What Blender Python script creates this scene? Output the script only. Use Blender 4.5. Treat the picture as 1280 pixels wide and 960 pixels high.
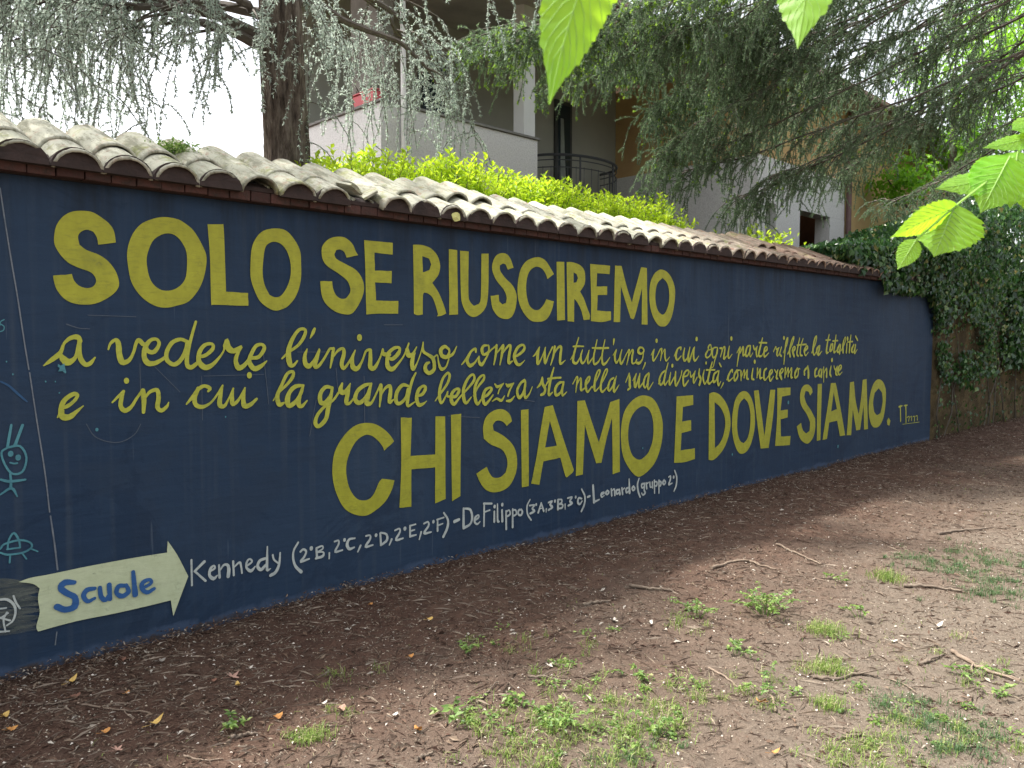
import bpy, bmesh, math, random
import numpy as np
from mathutils import Vector, Matrix
from mathutils.geometry import tessellate_polygon
S = bpy.context.scene
for o in list(bpy.data.objects): bpy.data.objects.remove(o)
C = S.collection
R = math.radians
random.seed(7); rng = np.random.default_rng(11)

# ------------------------------------------------------------ camera, sky, sun, exposure
cam = bpy.data.objects.new('camera', bpy.data.cameras.new('camera')); C.objects.link(cam); S.camera = cam
cam.data.sensor_width = 36; cam.data.lens = 28.125; cam.data.clip_start = 0.05; cam.data.clip_end = 2000
cam.location = (0, -4.18, 1.55)
cam.rotation_euler = (R(90)-0.05893, 0, -(math.pi/2-0.79443))
W = bpy.data.worlds.new('World'); S.world = W; W.use_nodes = True
wn = W.node_tree.nodes; wl = W.node_tree.links
SUN_AZ, SUN_EL = -38.0, 60.0
sky = wn.new('ShaderNodeTexSky'); sky.sky_type = 'NISHITA'; sky.sun_disc = False
sky.sun_elevation = R(SUN_EL); sky.sun_rotation = R(SUN_AZ); sky.air_density = 1.0; sky.dust_density = 5.0; sky.ozone_density = 1.0
hs = wn.new('ShaderNodeHueSaturation'); hs.inputs['Saturation'].default_value = 0.25     # thin bright cloud
wl.new(sky.outputs[0], hs.inputs['Color']); wl.new(hs.outputs[0], wn['Background'].inputs['Color'])
wn['Background'].inputs['Strength'].default_value = 0.15
sl = bpy.data.lights.new('sun', 'SUN'); sl.energy = 2.9; sl.angle = R(3.0); sl.color = (1, .965, .90)
so = bpy.data.objects.new('sun', sl); C.objects.link(so)
sd = Vector((math.sin(R(SUN_AZ))*math.cos(R(SUN_EL)), math.cos(R(SUN_AZ))*math.cos(R(SUN_EL)), math.sin(R(SUN_EL))))
so.rotation_euler = sd.to_track_quat('Z', 'Y').to_euler(); so.location = (0, 0, 12)
S.view_settings.view_transform = 'Standard'; S.view_settings.look = 'None'; S.view_settings.gamma = 1
S.view_settings.exposure = 1.58
cam.data.dof.use_dof = True; cam.data.dof.focus_distance = 6.0; cam.data.dof.aperture_fstop = 15.0
S.render.engine = 'CYCLES'

# ------------------------------------------------------------ helpers: objects
def tag(o, label=None, cat=None, group=None, kind=None):
    if label: o['label'] = label
    if cat: o['category'] = cat
    if group: o['group'] = group
    if kind: o['kind'] = kind
    return o
def empty(name, loc=(0, 0, 0)):
    o = bpy.data.objects.new(name, None); C.objects.link(o); o.location = loc; o.empty_display_size = .1
    return o
def link(name, me, m=None, parent=None, loc=None):
    o = bpy.data.objects.new(name, me); C.objects.link(o)
    if m is not None and not me.materials: me.materials.append(m)
    if parent is not None:
        o.parent = parent
        if loc is None and parent.parent is None: o.matrix_parent_inverse = Matrix.Translation(-Vector(parent.location))
    if loc is not None: o.location = loc
    return o
def tris(name, V, F, m, parent=None, smooth=False):
    """fast mesh from numpy arrays: V (n,3), F (k,3) or (k,4); world coordinates"""
    V = np.ascontiguousarray(V, dtype=np.float32); F = np.ascontiguousarray(F, dtype=np.int32)
    me = bpy.data.meshes.new(name); n = F.shape[1]
    me.vertices.add(len(V)); me.vertices.foreach_set('co', V.ravel())
    me.loops.add(F.size); me.loops.foreach_set('vertex_index', F.ravel())
    me.polygons.add(len(F)); me.polygons.foreach_set('loop_start', np.arange(0, F.size, n, dtype=np.int32))
    me.polygons.foreach_set('use_smooth', np.full(len(F), smooth))
    me.update(calc_edges=True); me.validate()
    return link(name, me, m, parent)
def bmobj(name, bm, m, parent=None, smooth=False):
    me = bpy.data.meshes.new(name); bmesh.ops.recalc_face_normals(bm, faces=bm.faces)
    for f in bm.faces: f.smooth = smooth
    bm.to_mesh(me); bm.free()
    return link(name, me, m, parent)
def addbox(bm, a, b, bev=0.0):
    r = bmesh.ops.create_cube(bm, size=1); vs = r['verts']
    for v in vs: v.co = Vector([(a[i]+b[i])/2+v.co[i]*(b[i]-a[i]) for i in range(3)])
    if bev: bmesh.ops.bevel(bm, geom=list({e for v in vs for e in v.link_edges}), offset=bev, segments=1, affect='EDGES')
def box(name, a, b, m, parent=None, bev=0.004):
    bm = bmesh.new(); addbox(bm, a, b, bev); return bmobj(name, bm, m, parent)
def tube_np(P, r, n=5):
    P = np.asarray(P, float); k = len(P); r = np.broadcast_to(np.asarray(r, float), (k,))
    T = np.gradient(P, axis=0); T /= np.linalg.norm(T, axis=1, keepdims=True)+1e-9
    U = np.cross(T, np.where(np.abs(T[:, 2:3]) > .9, [[1., 0, 0]], [[0, 0, 1.]])); U /= np.linalg.norm(U, axis=1, keepdims=True)+1e-9
    B = np.cross(T, U); a = np.arange(n)*2*math.pi/n
    V = P[:, None]+r[:, None, None]*(np.cos(a)[None, :, None]*U[:, None]+np.sin(a)[None, :, None]*B[:, None])
    i = np.arange(k-1)[:, None]; j = np.arange(n)[None]; j2 = (j+1) % n
    F = np.stack([i*n+j, i*n+j2, (i+1)*n+j2, (i+1)*n+j], -1).reshape(-1, 4)
    return V.reshape(-1, 3), F
class Acc:
    def __init__(s): s.V = []; s.F = []; s.n = 0
    def add(s, V, F):
        V = np.asarray(V, float).reshape(-1, 3); F = np.asarray(F, int)
        if F.shape[1] == 4: F = np.concatenate([F[:, [0, 1, 2]], F[:, [0, 2, 3]]])
        s.V.append(V); s.F.append(F+s.n); s.n += len(V)
    def build(s, name, m, parent=None, smooth=False):
        return tris(name, np.concatenate(s.V), np.concatenate(s.F), m, parent, smooth)
def unit(a): return a/(np.linalg.norm(a, axis=-1, keepdims=True)+1e-9)
def leaves(acc, P, D, N, L, Wd, fold=.25):
    """folded diamond leaves: base P, axis D, normal N, length L, width Wd"""
    D = unit(D); Sd = unit(np.cross(D, N)); N = np.cross(Sd, D)
    L = np.asarray(L)[:, None]; Wd = np.asarray(Wd)[:, None]
    a = P; t = P+D*L-N*L*.12; l = P+D*L*.45+Sd*Wd/2+N*Wd*fold; r = P+D*L*.45-Sd*Wd/2+N*Wd*fold
    V = np.stack([a, l, t, r], 1); n = len(P); b = np.arange(n)[:, None]*4
    acc.add(V, np.concatenate([b+[[0, 2, 1]], b+[[0, 3, 2]]]))
def needles(acc, P, D, L, w):
    D = unit(D); s = unit(np.cross(D, rng.normal(size=D.shape))); L = np.asarray(L)[:, None]
    V = np.stack([P-s*w/2, P+s*w/2, P+D*L], 1); b = np.arange(len(P))[:, None]*3
    acc.add(V, b+[[0, 1, 2]])
def vnoise(x, y, s, seed=0):
    """smooth value noise"""
    x = np.asarray(x)*s; y = np.asarray(y)*s; xi = np.floor(x).astype(int); yi = np.floor(y).astype(int); fx = x-xi; fy = y-yi
    fx = fx*fx*(3-2*fx); fy = fy*fy*(3-2*fy)
    def h(a, b):
        v = np.sin(a*127.1+b*311.7+seed*74.7)*43758.5453; return v-np.floor(v)
    return (h(xi, yi)*(1-fx)+h(xi+1, yi)*fx)*(1-fy)+(h(xi, yi+1)*(1-fx)+h(xi+1, yi+1)*fx)*fy

# ------------------------------------------------------------ helpers: materials
class M:
    def __init__(s, name, rough=.8, spec=.3):
        s.m = bpy.data.materials.new(name); s.m.use_nodes = True; s.n = s.m.node_tree.nodes; s.l = s.m.node_tree.links
        s.b = s.n['Principled BSDF']; s.b.inputs['Roughness'].default_value = rough; s.b.inputs['Specular IOR Level'].default_value = spec
        s.geo = s.n.new('ShaderNodeNewGeometry')
    def noise(s, scale, detail=5, rough=.6, stretch=None, obj=False, dist=0):
        t = s.n.new('ShaderNodeTexNoise'); t.inputs['Scale'].default_value = scale; t.inputs['Detail'].default_value = detail; t.inputs['Roughness'].default_value = rough
        t.inputs['Distortion'].default_value = dist
        if obj: v = s.n.new('ShaderNodeTexCoord').outputs['Object']
        else: v = s.geo.outputs['Position']
        if stretch:
            mp = s.n.new('ShaderNodeMapping'); mp.inputs['Scale'].default_value = stretch; s.l.new(v, mp.inputs[0]); v = mp.outputs[0]
        s.l.new(v, t.inputs['Vector']); return t.outputs['Fac']
    def ramp(s, fac, stops):
        r = s.n.new('ShaderNodeValToRGB'); e = r.color_ramp.elements
        while len(e) < len(stops): e.new(.5)
        for el, (p, c) in zip(e, stops): el.position = p; el.color = (*c, 1) if len(c) == 3 else c
        s.l.new(fac, r.inputs[0]); return r.outputs[0]
    def mix(s, f, a, b, mode='MIX'):
        x = s.n.new('ShaderNodeMix'); x.data_type = 'RGBA'; x.blend_type = mode
        for sock, v in ((x.inputs[0], f), (x.inputs[6], a), (x.inputs[7], b)):
            if isinstance(v, (int, float)): sock.default_value = v
            elif isinstance(v, tuple): sock.default_value = (*v, 1)
            else: s.l.new(v, sock)
        return x.outputs[2]
    def math(s, op, a, b=0.):
        x = s.n.new('ShaderNodeMath'); x.operation = op
        for sock, v in ((x.inputs[0], a), (x.inputs[1], b)):
            if isinstance(v, (int, float)): sock.default_value = v
            else: s.l.new(v, sock)
        return x.outputs[0]
    def rangemap(s, v, a, b, c=0., d=1.):
        x = s.n.new('ShaderNodeMapRange'); s.l.new(v, x.inputs[0])
        for i, q in enumerate((a, b, c, d)): x.inputs[i+1].default_value = q
        return x.outputs[0]
    def pos(s, i):
        x = s.n.new('ShaderNodeSeparateXYZ'); s.l.new(s.geo.outputs['Position'], x.inputs[0]); return x.outputs[i]
    def col(s, c):
        if isinstance(c, tuple): s.b.inputs['Base Color'].default_value = (*c, 1)
        else: s.l.new(c, s.b.inputs['Base Color'])
        return s
    def bump(s, fac, st=.3, d=.01):
        b = s.n.new('ShaderNodeBump'); b.inputs['Strength'].default_value = st; b.inputs['Distance'].default_value = d
        s.l.new(fac, b.inputs['Height']); s.l.new(b.outputs[0], s.b.inputs['Normal']); return s
    def transl(s, c, f=.4):
        t = s.n.new('ShaderNodeBsdfTranslucent'); mx = s.n.new('ShaderNodeMixShader'); mx.inputs[0].default_value = f
        if isinstance(c, tuple): t.inputs['Color'].default_value = (*c, 1)
        else: s.l.new(c, t.inputs['Color'])
        s.l.new(s.b.outputs[0], mx.inputs[1]); s.l.new(t.outputs[0], mx.inputs[2]); s.l.new(mx.outputs[0], s.n['Material Output'].inputs['Surface']); return s
def simple(name, c, c2=None, scale=6, rough=.8, bump=.2, spec=.3, obj=False):
    m = M(name, rough, spec); c2 = c2 or tuple(x*.7 for x in c)
    n = m.noise(scale, obj=obj); m.col(m.ramp(n, [(.3, c2), (.7, c)])); m.bump(m.noise(scale*6, obj=obj), bump, .005); return m.m
def leafmat(name, stops, tr, f=.4, rough=.5, spec=.4):
    m = M(name, rough, spec); c = m.ramp(m.geo.outputs['Random Per Island'], stops); m.col(c)
    t = m.mix(.65, c, tr); m.transl(t, f); return m.m

mt = M('navy_wall_paint', .78, .22)
big = m1 = mt.noise(.55, 3); fine = mt.noise(22, 6, .7); brush = mt.noise(6, 4, .6, stretch=(.35, 1, 2.6))
c = mt.mix(mt.rangemap(brush, .35, .7), (.0105, .0265, .057), (.0155, .0355, .072))
c = mt.mix(mt.rangemap(big, .35, .7), c, (.025, .047, .084))
drip = mt.noise(5, 3, .5, stretch=(4, 1, .12)); c = mt.mix(mt.math('MULTIPLY', mt.rangemap(drip, .52, .72), .45), c, (.045, .062, .085))
pat = mt.rangemap(mt.noise(2.3, 7, .72, dist=.6), .50, .60); c = mt.mix(mt.math('MULTIPLY', pat, .6), c, (.020, .036, .064))
pat2 = mt.rangemap(mt.noise(1.1, 8, .75, dist=1.), .56, .60); c = mt.mix(mt.math('MULTIPLY', pat2, .30), c, (.006, .017, .040))
chip = mt.rangemap(mt.noise(26, 7, .8), .69, .71); c = mt.mix(mt.math('MULTIPLY', chip, .35), c, (.11, .13, .15))
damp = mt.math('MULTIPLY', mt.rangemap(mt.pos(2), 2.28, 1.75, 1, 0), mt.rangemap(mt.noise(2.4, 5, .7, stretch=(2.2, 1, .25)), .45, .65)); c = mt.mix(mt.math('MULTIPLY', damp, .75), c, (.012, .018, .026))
foot = mt.math('ADD', mt.rangemap(mt.pos(2), .0, .075), mt.rangemap(mt.noise(3.2, 6, .7), .35, .75, -.35, .55))
c = mt.mix(mt.rangemap(foot, .25, .6, .6, 0.), c, (.06, .09, .15))
dirt = mt.math('ADD', mt.rangemap(mt.pos(2), .0, .07), mt.rangemap(mt.noise(11, 6, .7), .3, .7, -.3, .6)); c = mt.mix(mt.rangemap(dirt, .1, .4, .85, 0.), c, (.05, .04, .035))
scr = mt.noise(30, 2, .5, stretch=(1, 1, .05)); c = mt.mix(mt.math('MULTIPLY', mt.rangemap(scr, .70, .74), .22), c, (.15, .18, .22))
mt.col(c).bump(mt.math('ADD', mt.math('MULTIPLY', fine, .5), mt.math('ADD', brush, mt.noise(3, 4, .6))), .55, .008); NAVY = mt.m
def paint(name, a, b, patch, k=.5, thin=.6):
    m = M(name, .6, .35); n = m.noise(14, 5, .65, stretch=(1, 1, .6)); c = m.mix(m.rangemap(n, .3, .7), a, b)
    n2 = m.noise(4.5, 4, .6); c = m.mix(m.math('MULTIPLY', m.rangemap(n2, .58, .75), k), c, patch); n3 = m.noise(46, 5, .7, stretch=(.35, 1, 1.5), dist=.4); c = m.mix(m.math('MULTIPLY', m.rangemap(n3, .50, .68), .38), c, patch)
    if thin: c = m.mix(m.math('MULTIPLY', m.rangemap(m.noise(17, 7, .8, dist=.5), .60, .72), thin), c, (.02, .034, .05))
    m.col(c).bump(m.math('ADD', m.noise(30, 4), n3), .35, .004); return m.m
YEL = paint('yellow_paint', (.285, .285, .022), (.375, .37, .030), (.15, .165, .028))
YEL2 = paint('yellow_brush_paint', (.33, .345, .035), (.44, .455, .06), (.20, .24, .05), .7)
def smear(name):
    m = M(name, .7, .2); c = m.mix(m.rangemap(m.noise(9, 5, .7, stretch=(.3, 1, 1.6)), .35, .65), (.045, .06, .065), (.16, .175, .15)); m.col(c)
    al = m.rangemap(m.noise(16, 6, .75, stretch=(.18, 1, 1.5)), .36, .62, .05, .8); m.l.new(al, m.b.inputs['Alpha']); return m.m
WHI = paint('white_brush_paint', (.35, .39, .38), (.50, .54, .50), (.22, .27, .30))
CRE = paint('cream_arrow_paint', (.44, .49, .30), (.52, .57, .37), (.34, .37, .24), .7)
TEA = paint('teal_paint', (.045, .17, .21), (.08, .26, .30), (.025, .08, .12), .9, .85)
BLU = paint('blue_word_paint', (.018, .085, .24), (.03, .11, .30), (.015, .06, .16))
DIMP = paint('dim_blue_paint', (.015, .06, .14), (.02, .08, .18), (.02, .05, .09))
CHK = paint('chalk_line', (.10, .12, .15), (.18, .20, .22), (.03, .05, .08), 1, .9)
GDE = paint('guide_line', (.055, .075, .105), (.07, .09, .12), (.04, .055, .08))
SMR = smear('smeared_paint')

mt = M('lichen_tile', .9, .15)
oi = mt.n.new('ShaderNodeObjectInfo').outputs['Random']
clay = mt.mix(oi, (.30, .165, .12), (.42, .26, .20)); lich = mt.mix(oi, (.33, .33, .26), (.47, .46, .37))
lm = mt.rangemap(mt.noise(16, 8, .75), .30, .46)
right = mt.rangemap(mt.pos(0), 5.5, 8.5, 0., .75); lm = mt.math('SUBTRACT', lm, right)
c = mt.mix(mt.math('MAXIMUM', lm, 0.), clay, lich)
moss = mt.math('MULTIPLY', mt.rangemap(mt.noise(5, 6, .7), .56, .66), .75); c = mt.mix(moss, c, (.22, .24, .07))
stri = mt.noise(34, 5, .7, stretch=(1, .16, .3)); c = mt.mix(mt.math('MULTIPLY', mt.rangemap(stri, .46, .62), .7), c, (.15, .145, .10))
spk = mt.rangemap(mt.noise(70, 4, .6), .60, .68); c = mt.mix(mt.math('MULTIPLY', spk, .6), c, (.07, .065, .05))
mt.col(c).bump(mt.noise(60, 8, .7), .7, .006); TILE = mt.m
mt = M('old_brick', .9, .15); oi = mt.n.new('ShaderNodeObjectInfo').outputs['Random']
c = mt.mix(oi, (.058, .030, .026), (.092, .045, .037)); c = mt.mix(mt.rangemap(mt.noise(25, 6), .42, .7), c, (.045, .034, .029)); mt.col(c).bump(mt.noise(50, 6), .8, .008); BRICK = mt.m
MORTAR = simple('old_mortar', (.050, .033, .029), (.026, .019, .017), 14, .95, .6)
STUCCO = M('pebble_stucco', .9, .2)
n = STUCCO.noise(45, 4, .7); STUCCO.col(STUCCO.ramp(n, [(.3, (.42, .41, .39)), (.55, (.60, .59, .57))])).bump(n, .8, .012); STUCCO = STUCCO.m
GREYWALL = simple('grey_green_plaster', (.34, .345, .29), (.29, .295, .25), 1.3, .9, .1)
WHITEWALL = simple('pale_plaster', (.60, .60, .57), (.52, .52, .49), 2, .85, .1)
mt = M('ochre_plaster', .9, .15)
c = mt.mix(mt.rangemap(mt.noise(1.2, 5), .35, .7), (.42, .27, .13), (.50, .37, .17)); c = mt.mix(mt.rangemap(mt.noise(9, 6, .7), .6, .75), c, (.30, .17, .09)); mt.col(c).bump(mt.noise(20), .2, .01); OCHRE = mt.m
BROWNWALL = simple('brown_plaster', (.20, .12, .075), (.12, .075, .05), 3)
PILLARGREY = simple('shaded_pillar_plaster', (.21, .195, .165), (.13, .12, .10), 3.5)  # pillar plaster, its colour darkened to stand for shade on the face
DARKGLASS = M('dark_door_glass', .15, .6).col((.02, .035, .04)).m
CURTAIN = simple('curtain_cloth', (.42, .46, .42), (.30, .33, .30), 8)
FRAME = simple('dark_frame', (.06, .065, .06)); STONECAP = simple('grey_stone_cap', (.20, .195, .18), None, 9)
IRON = M('grey_iron', .5, .4).col((.06, .065, .07)).m
ROOFC = simple('roof_clay', (.22, .12, .08), (.12, .07, .05), 6); SOFFIT = simple('soffit_paint', (.50, .47, .42), None, 2)
PIPE = M('painted_pipe', .5, .4).col((.62, .61, .58)).m; BPIPE = M('brown_pipe', .5, .4).col((.12, .065, .06)).m
REDPLAS = M('red_plastic', .4, .5).col((.45, .05, .06)).m
mt = M('rough_old_wall', .95, .1)
c = mt.ramp(mt.noise(2.2, 8, .7), [(.3, (.04, .03, .02)), (.5, (.085, .065, .035)), (.62, (.14, .105, .055)), (.75, (.05, .036, .03))]); mt.col(c).bump(mt.noise(14, 8, .75), .9, .04); OLDWALL = mt.m
mt = M('soil', .95, .1)
n1 = mt.noise(.9, 5, .6); n2 = mt.noise(9, 8, .7); n3 = mt.noise(60, 6, .75)
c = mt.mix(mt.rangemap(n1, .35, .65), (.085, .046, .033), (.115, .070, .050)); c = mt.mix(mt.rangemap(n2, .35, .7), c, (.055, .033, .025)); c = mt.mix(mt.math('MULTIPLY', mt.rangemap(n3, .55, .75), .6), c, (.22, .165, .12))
pale = mt.math('MULTIPLY', mt.rangemap(mt.math('ADD', mt.pos(1), mt.rangemap(n1, .2, .8, -1., 1.)), -.9, -2.9), .72); c2 = mt.mix(mt.rangemap(n3, .3, .7), (.125, .104, .080), (.21, .178, .14)); c = mt.mix(pale, c, c2)  # wall shade put into the soil colour: paler out in the sunlit zone
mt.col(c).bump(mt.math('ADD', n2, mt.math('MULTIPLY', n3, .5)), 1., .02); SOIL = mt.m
def littermat(name, stops):
    m = M(name, .9, .15); m.col(m.ramp(m.geo.outputs['Random Per Island'], stops)); return m.m
LITTER = littermat('litter_bits', [(0, (.05, .03, .022)), (.4, (.095, .055, .04)), (.68, (.15, .10, .07)), (.9, (.24, .185, .135)), (.985, (.46, .42, .36))])
STICK = simple('stick_bark', (.20, .16, .12), (.09, .065, .05), 25, .95, .7); PALESTICK = simple('dry_stick', (.26, .20, .15), (.15, .11, .08), 25, .9, .5)
BARK = M('conifer_bark', .95, .1)
n = BARK.noise(24, 9, .75, stretch=(1, 1, .16)); BARK.col(BARK.ramp(n, [(.36, (.035, .027, .022)), (.5, (.15, .12, .095)), (.66, (.30, .26, .21))])).bump(n, 1., .05); BARK = BARK.m
TWIG = simple('twig_bark', (.12, .105, .085), (.07, .058, .045), 20)
CEDAR = leafmat('blue_cedar_needles', [(0, (.20, .26, .22)), (.35, (.32, .39, .34)), (.7, (.44, .52, .46)), (1, (.60, .66, .58))], (.62, .72, .60), .5, .6)
SPRUCE = leafmat('dark_spruce_needles', [(0, (.045, .085, .050)), (.4, (.085, .145, .085)), (.75, (.14, .21, .13)), (.95, (.26, .33, .22))], (.28, .42, .18), .42, .55)
SHOOT = leafmat('fresh_shoots', [(0, (.20, .34, .03)), (1, (.34, .50, .06))], (.5, .8, .05), .5)
HEDGE = leafmat('hedge_leaves', [(0, (.14, .26, .02)), (.4, (.34, .50, .03)), (.8, (.50, .66, .05)), (1, (.58, .70, .12))], (.72, .92, .04), .52)
IVY = leafmat('ivy_leaves', [(0, (.012, .035, .014)), (.45, (.025, .07, .025)), (.78, (.05, .12, .035)), (.93, (.12, .22, .06)), (1, (.22, .16, .05))], (.10, .28, .04), .22, .32, .6)
BROAD = leafmat('broadleaf_leaves', [(0, (.05, .12, .015)), (.5, (.12, .26, .02)), (1, (.26, .42, .04))], (.35, .75, .03), .5)
HAZEL = M('hazel_leaf', .5, .35)
n = HAZEL.noise(28, 4, .6); c = HAZEL.mix(n, (.14, .32, .04), (.24, .46, .07)); c = HAZEL.mix(HAZEL.rangemap(HAZEL.noise(90, 5, .7), .66, .70), c, (.22, .15, .04)); HAZEL.col(c).bump(HAZEL.noise(160, 3), .2, .001).transl(HAZEL.mix(HAZEL.rangemap(HAZEL.noise(9, 4, .6), .3, .7), (.36, .74, .02), (.62, .90, .04)), .62); HAZEL = HAZEL.m
HVEIN = M('leaf_vein', .5, .3).col((.30, .46, .12)).transl((.50, .75, .15), .4).m
GRASS = leafmat('grass_blades', [(0, (.08, .13, .03)), (.4, (.16, .24, .05)), (.7, (.26, .33, .08)), (.85, (.36, .32, .17)), (1, (.42, .36, .24))], (.3, .5, .08), .35)
DGRASS = leafmat('dark_grass_blades', [(0, (.035, .075, .035)), (.6, (.07, .13, .05)), (1, (.14, .20, .09))], (.15, .3, .06), .3)
WEED = leafmat('weed_leaves', [(0, (.07, .13, .035)), (.5, (.13, .22, .05)), (.9, (.24, .33, .09)), (1, (.34, .33, .14))], (.32, .52, .08), .38)
PALM = leafmat('palm_blades', [(0, (.12, .22, .07)), (1, (.28, .40, .16))], (.4, .6, .15), .4)
def dead(name, a, b): return simple(name, a, b, 18, .8, .4)
DL = {'orange': dead('orange_dry_leaf', (.48, .24, .07), (.34, .15, .05)), 'yellow': dead('yellow_dry_leaf', (.60, .42, .13), (.46, .28, .08)), 'brown': dead('brown_dry_leaf', (.24, .12, .08), (.16, .08, .055)),
      'pink': dead('pinkish_dry_leaf', (.40, .25, .19), (.30, .17, .13)), 'pale': dead('pale_dry_leaf', (.60, .55, .47), (.45, .40, .34)), 'grey': dead('grey_dry_leaf', (.32, .29, .25), (.24, .21, .18))}

# ------------------------------------------------------------ ground
gx = np.concatenate([np.linspace(-150, -4, 12)[:-1], np.linspace(-4, 12, 400), np.linspace(12, 30, 90)[1:], np.linspace(30, 250, 14)[1:]])
gy = np.concatenate([np.linspace(-150, -7, 12)[:-1], np.linspace(-7, .2, 240), np.linspace(.2, 160, 24)[1:]])
X, Y = np.meshgrid(gx, gy)
def gz(x, y):
    b = .030*vnoise(x, y, 1.1, 1)+.022*vnoise(x, y, 3.3, 2)+.011*vnoise(x, y, 9., 3)
    return b+.006*vnoise(x, y, 27., 4)-.046
Z = gz(X, Y)
nx, ny = len(gx), len(gy); i = np.arange(ny-1)[:, None]; j = np.arange(nx-1)[None]
F = np.stack([i*nx+j, i*nx+j+1, (i+1)*nx+j+1, (i+1)*nx+j], -1).reshape(-1, 4)
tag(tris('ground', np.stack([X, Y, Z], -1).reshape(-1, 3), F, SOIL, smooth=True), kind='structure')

# ------------------------------------------------------------ the painted wall
X0, X1, HW = -1.6, 13.0, 2.28
wall = tag(empty('painted_wall', (5.7, 0, 0)), 'long navy blue wall with yellow painted message under a coping of clay tiles', 'wall')
# slightly uneven plaster face
wx = np.arange(X0, X1+.01, .1); wz = np.concatenate([np.linspace(-.12, HW, 24)])
XX, ZZ = np.meshgrid(wx, wz); YY = .002*vnoise(XX, ZZ, 1.3, 5)-.001
k = len(wx); V = np.stack([XX, YY, ZZ], -1).reshape(-1, 3); i = np.arange(len(wz)-1)[:, None]; j = np.arange(k-1)[None]
F = np.stack([i*k+j, i*k+j+1, (i+1)*k+j+1, (i+1)*k+j], -1).reshape(-1, 4)
nb = len(V); Vb = np.array([[X0, .3, -.12], [X1, .3, -.12], [X1, .3, HW], [X0, .3, HW]])
tl = (len(wz)-1)*k
F2 = np.array([[nb+1, nb, nb+3, nb+2], [nb, 0, tl, nb+3], [k-1, nb+1, nb+2, tl+k-1], [tl, tl+k-1, nb+2, nb+3]])
tris('plaster_face', np.concatenate([V, Vb]), np.concatenate([F, F2]), NAVY, wall)
# mortar bed under the tiles (a low gable)
TN = .42
bm = bmesh.new(); prof = [(-.028, HW+.002), (-.028, HW+.056), (-.080, HW+.057), (-.080, HW+.078), (-.03, HW+.105), (.44, 2.50), (.95, 2.30), (.95, 2.22), (.28, HW+.002)]
a = [bm.verts.new((X0, y, z)) for y, z in prof]; b = [bm.verts.new((X1, y, z)) for y, z in prof]; n = len(prof)
for q in range(n): bm.faces.new((a[q], a[(q+1) % n], b[(q+1) % n], b[q]))
bm.faces.new(a); bm.faces.new(b[::-1]); bmobj('mortar_bed', bm, MORTAR, wall)
def meshof(bm, name, m, smooth=False):
    me = bpy.data.meshes.new(name); bmesh.ops.recalc_face_normals(bm, faces=bm.faces)
    for f in bm.faces: f.smooth = smooth
    bm.to_mesh(me); bm.free(); me.materials.append(m); return me
def child(name, me, loc, rot=(0, 0, 0), parent=None, sc=1):
    o = bpy.data.objects.new(name, me); C.objects.link(o); o.parent = parent; o.location = Vector(loc)-Vector(parent.location); o.rotation_euler = rot; o.scale = (sc, sc, sc); return o
bms = []
for q in range(4):
    bm = bmesh.new(); addbox(bm, (-.0565, -.085, 0), (.0565, .03, .053), .003)
    for v in bm.verts: v.co += Vector((random.uniform(-.0015, .0015), random.uniform(-.0025, .0015), random.uniform(-.0015, .0012)))
    bms.append(meshof(bm, 'brick', BRICK))
x = X0+.06; 
while x < X1-.06:
    child('brick', random.choice(bms), (x, random.uniform(.004, .010), HW+.003), (0, 0, random.uniform(-.012, .012)), wall); x += .1178
def tilemesh(L, r0, r1, th=.014, flip=False, seg=10, flat=.86, chip=0.):
    bm = bmesh.new(); rings = []
    for t in (0, .06, .5, 1):
        r = r0+(r1-r0)*t; ro = []; ri = []
        for q in range(seg+1):
            a = math.pi*q/seg; jag = (random.uniform(-chip, chip) if t == 0 and chip else 0)
            for lst, rr in ((ro, r), (ri, r-th)): lst.append(bm.verts.new((math.cos(a)*rr, L*t+jag, math.sin(a)*rr*flat*(-1 if flip else 1)+random.uniform(-.001, .001))))
        rings.append((ro, ri))
    for (a, b), (c_, d) in zip(rings, rings[1:]):
        for q in range(seg): bm.faces.new((a[q], a[q+1], c_[q+1], c_[q])); bm.faces.new((b[q], b[q+1], d[q+1], d[q]))
        bm.faces.new((a[0], b[0], d[0], c_[0])); bm.faces.new((a[seg], b[seg], d[seg], c_[seg]))
    for a, b in (rings[0], rings[-1]):
        for q in range(seg): bm.faces.new((a[q], a[q+1], b[q+1], b[q]))
    return meshof(bm, 'tile', TILE, True)
cov = [tilemesh(.43, .112, .106, chip=.004) for q in range(4)]; chan = [tilemesh(.43, .055, .085, flip=True, flat=.6) for q in range(2)]
plugs = []  # mortar fills, widened so their dark colour stands for shade on the tile rims
for q in range(4):
    bm = bmesh.new(); ring = [(math.cos(math.pi*i/12)*.1132, math.sin(math.pi*i/12)*.0985) for i in range(13)]
    f_ = [bm.verts.new((a, random.uniform(-.004, .006), b)) for a, b in ring]; c_ = bm.verts.new((0, random.uniform(-.006, .004), .04)); b_ = [bm.verts.new((a, .10, b)) for a, b in ring]
    for i in range(12): bm.faces.new((f_[i], f_[i+1], c_)); bm.faces.new((f_[i], f_[i+1], b_[i+1], b_[i]))
    bm.faces.new((f_[12], f_[0], c_)); bm.faces.new((f_[12], f_[0], b_[0], b_[12])); plugs.append(meshof(bm, 'mortar_plug', MORTAR))
SP = .2265; th = math.atan(TN); xt = .964-12*SP; idx = 0
BROKEN = 2.748; RAISED = [3.683, 3.925, 8.08, 8.32, 8.55]
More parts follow.
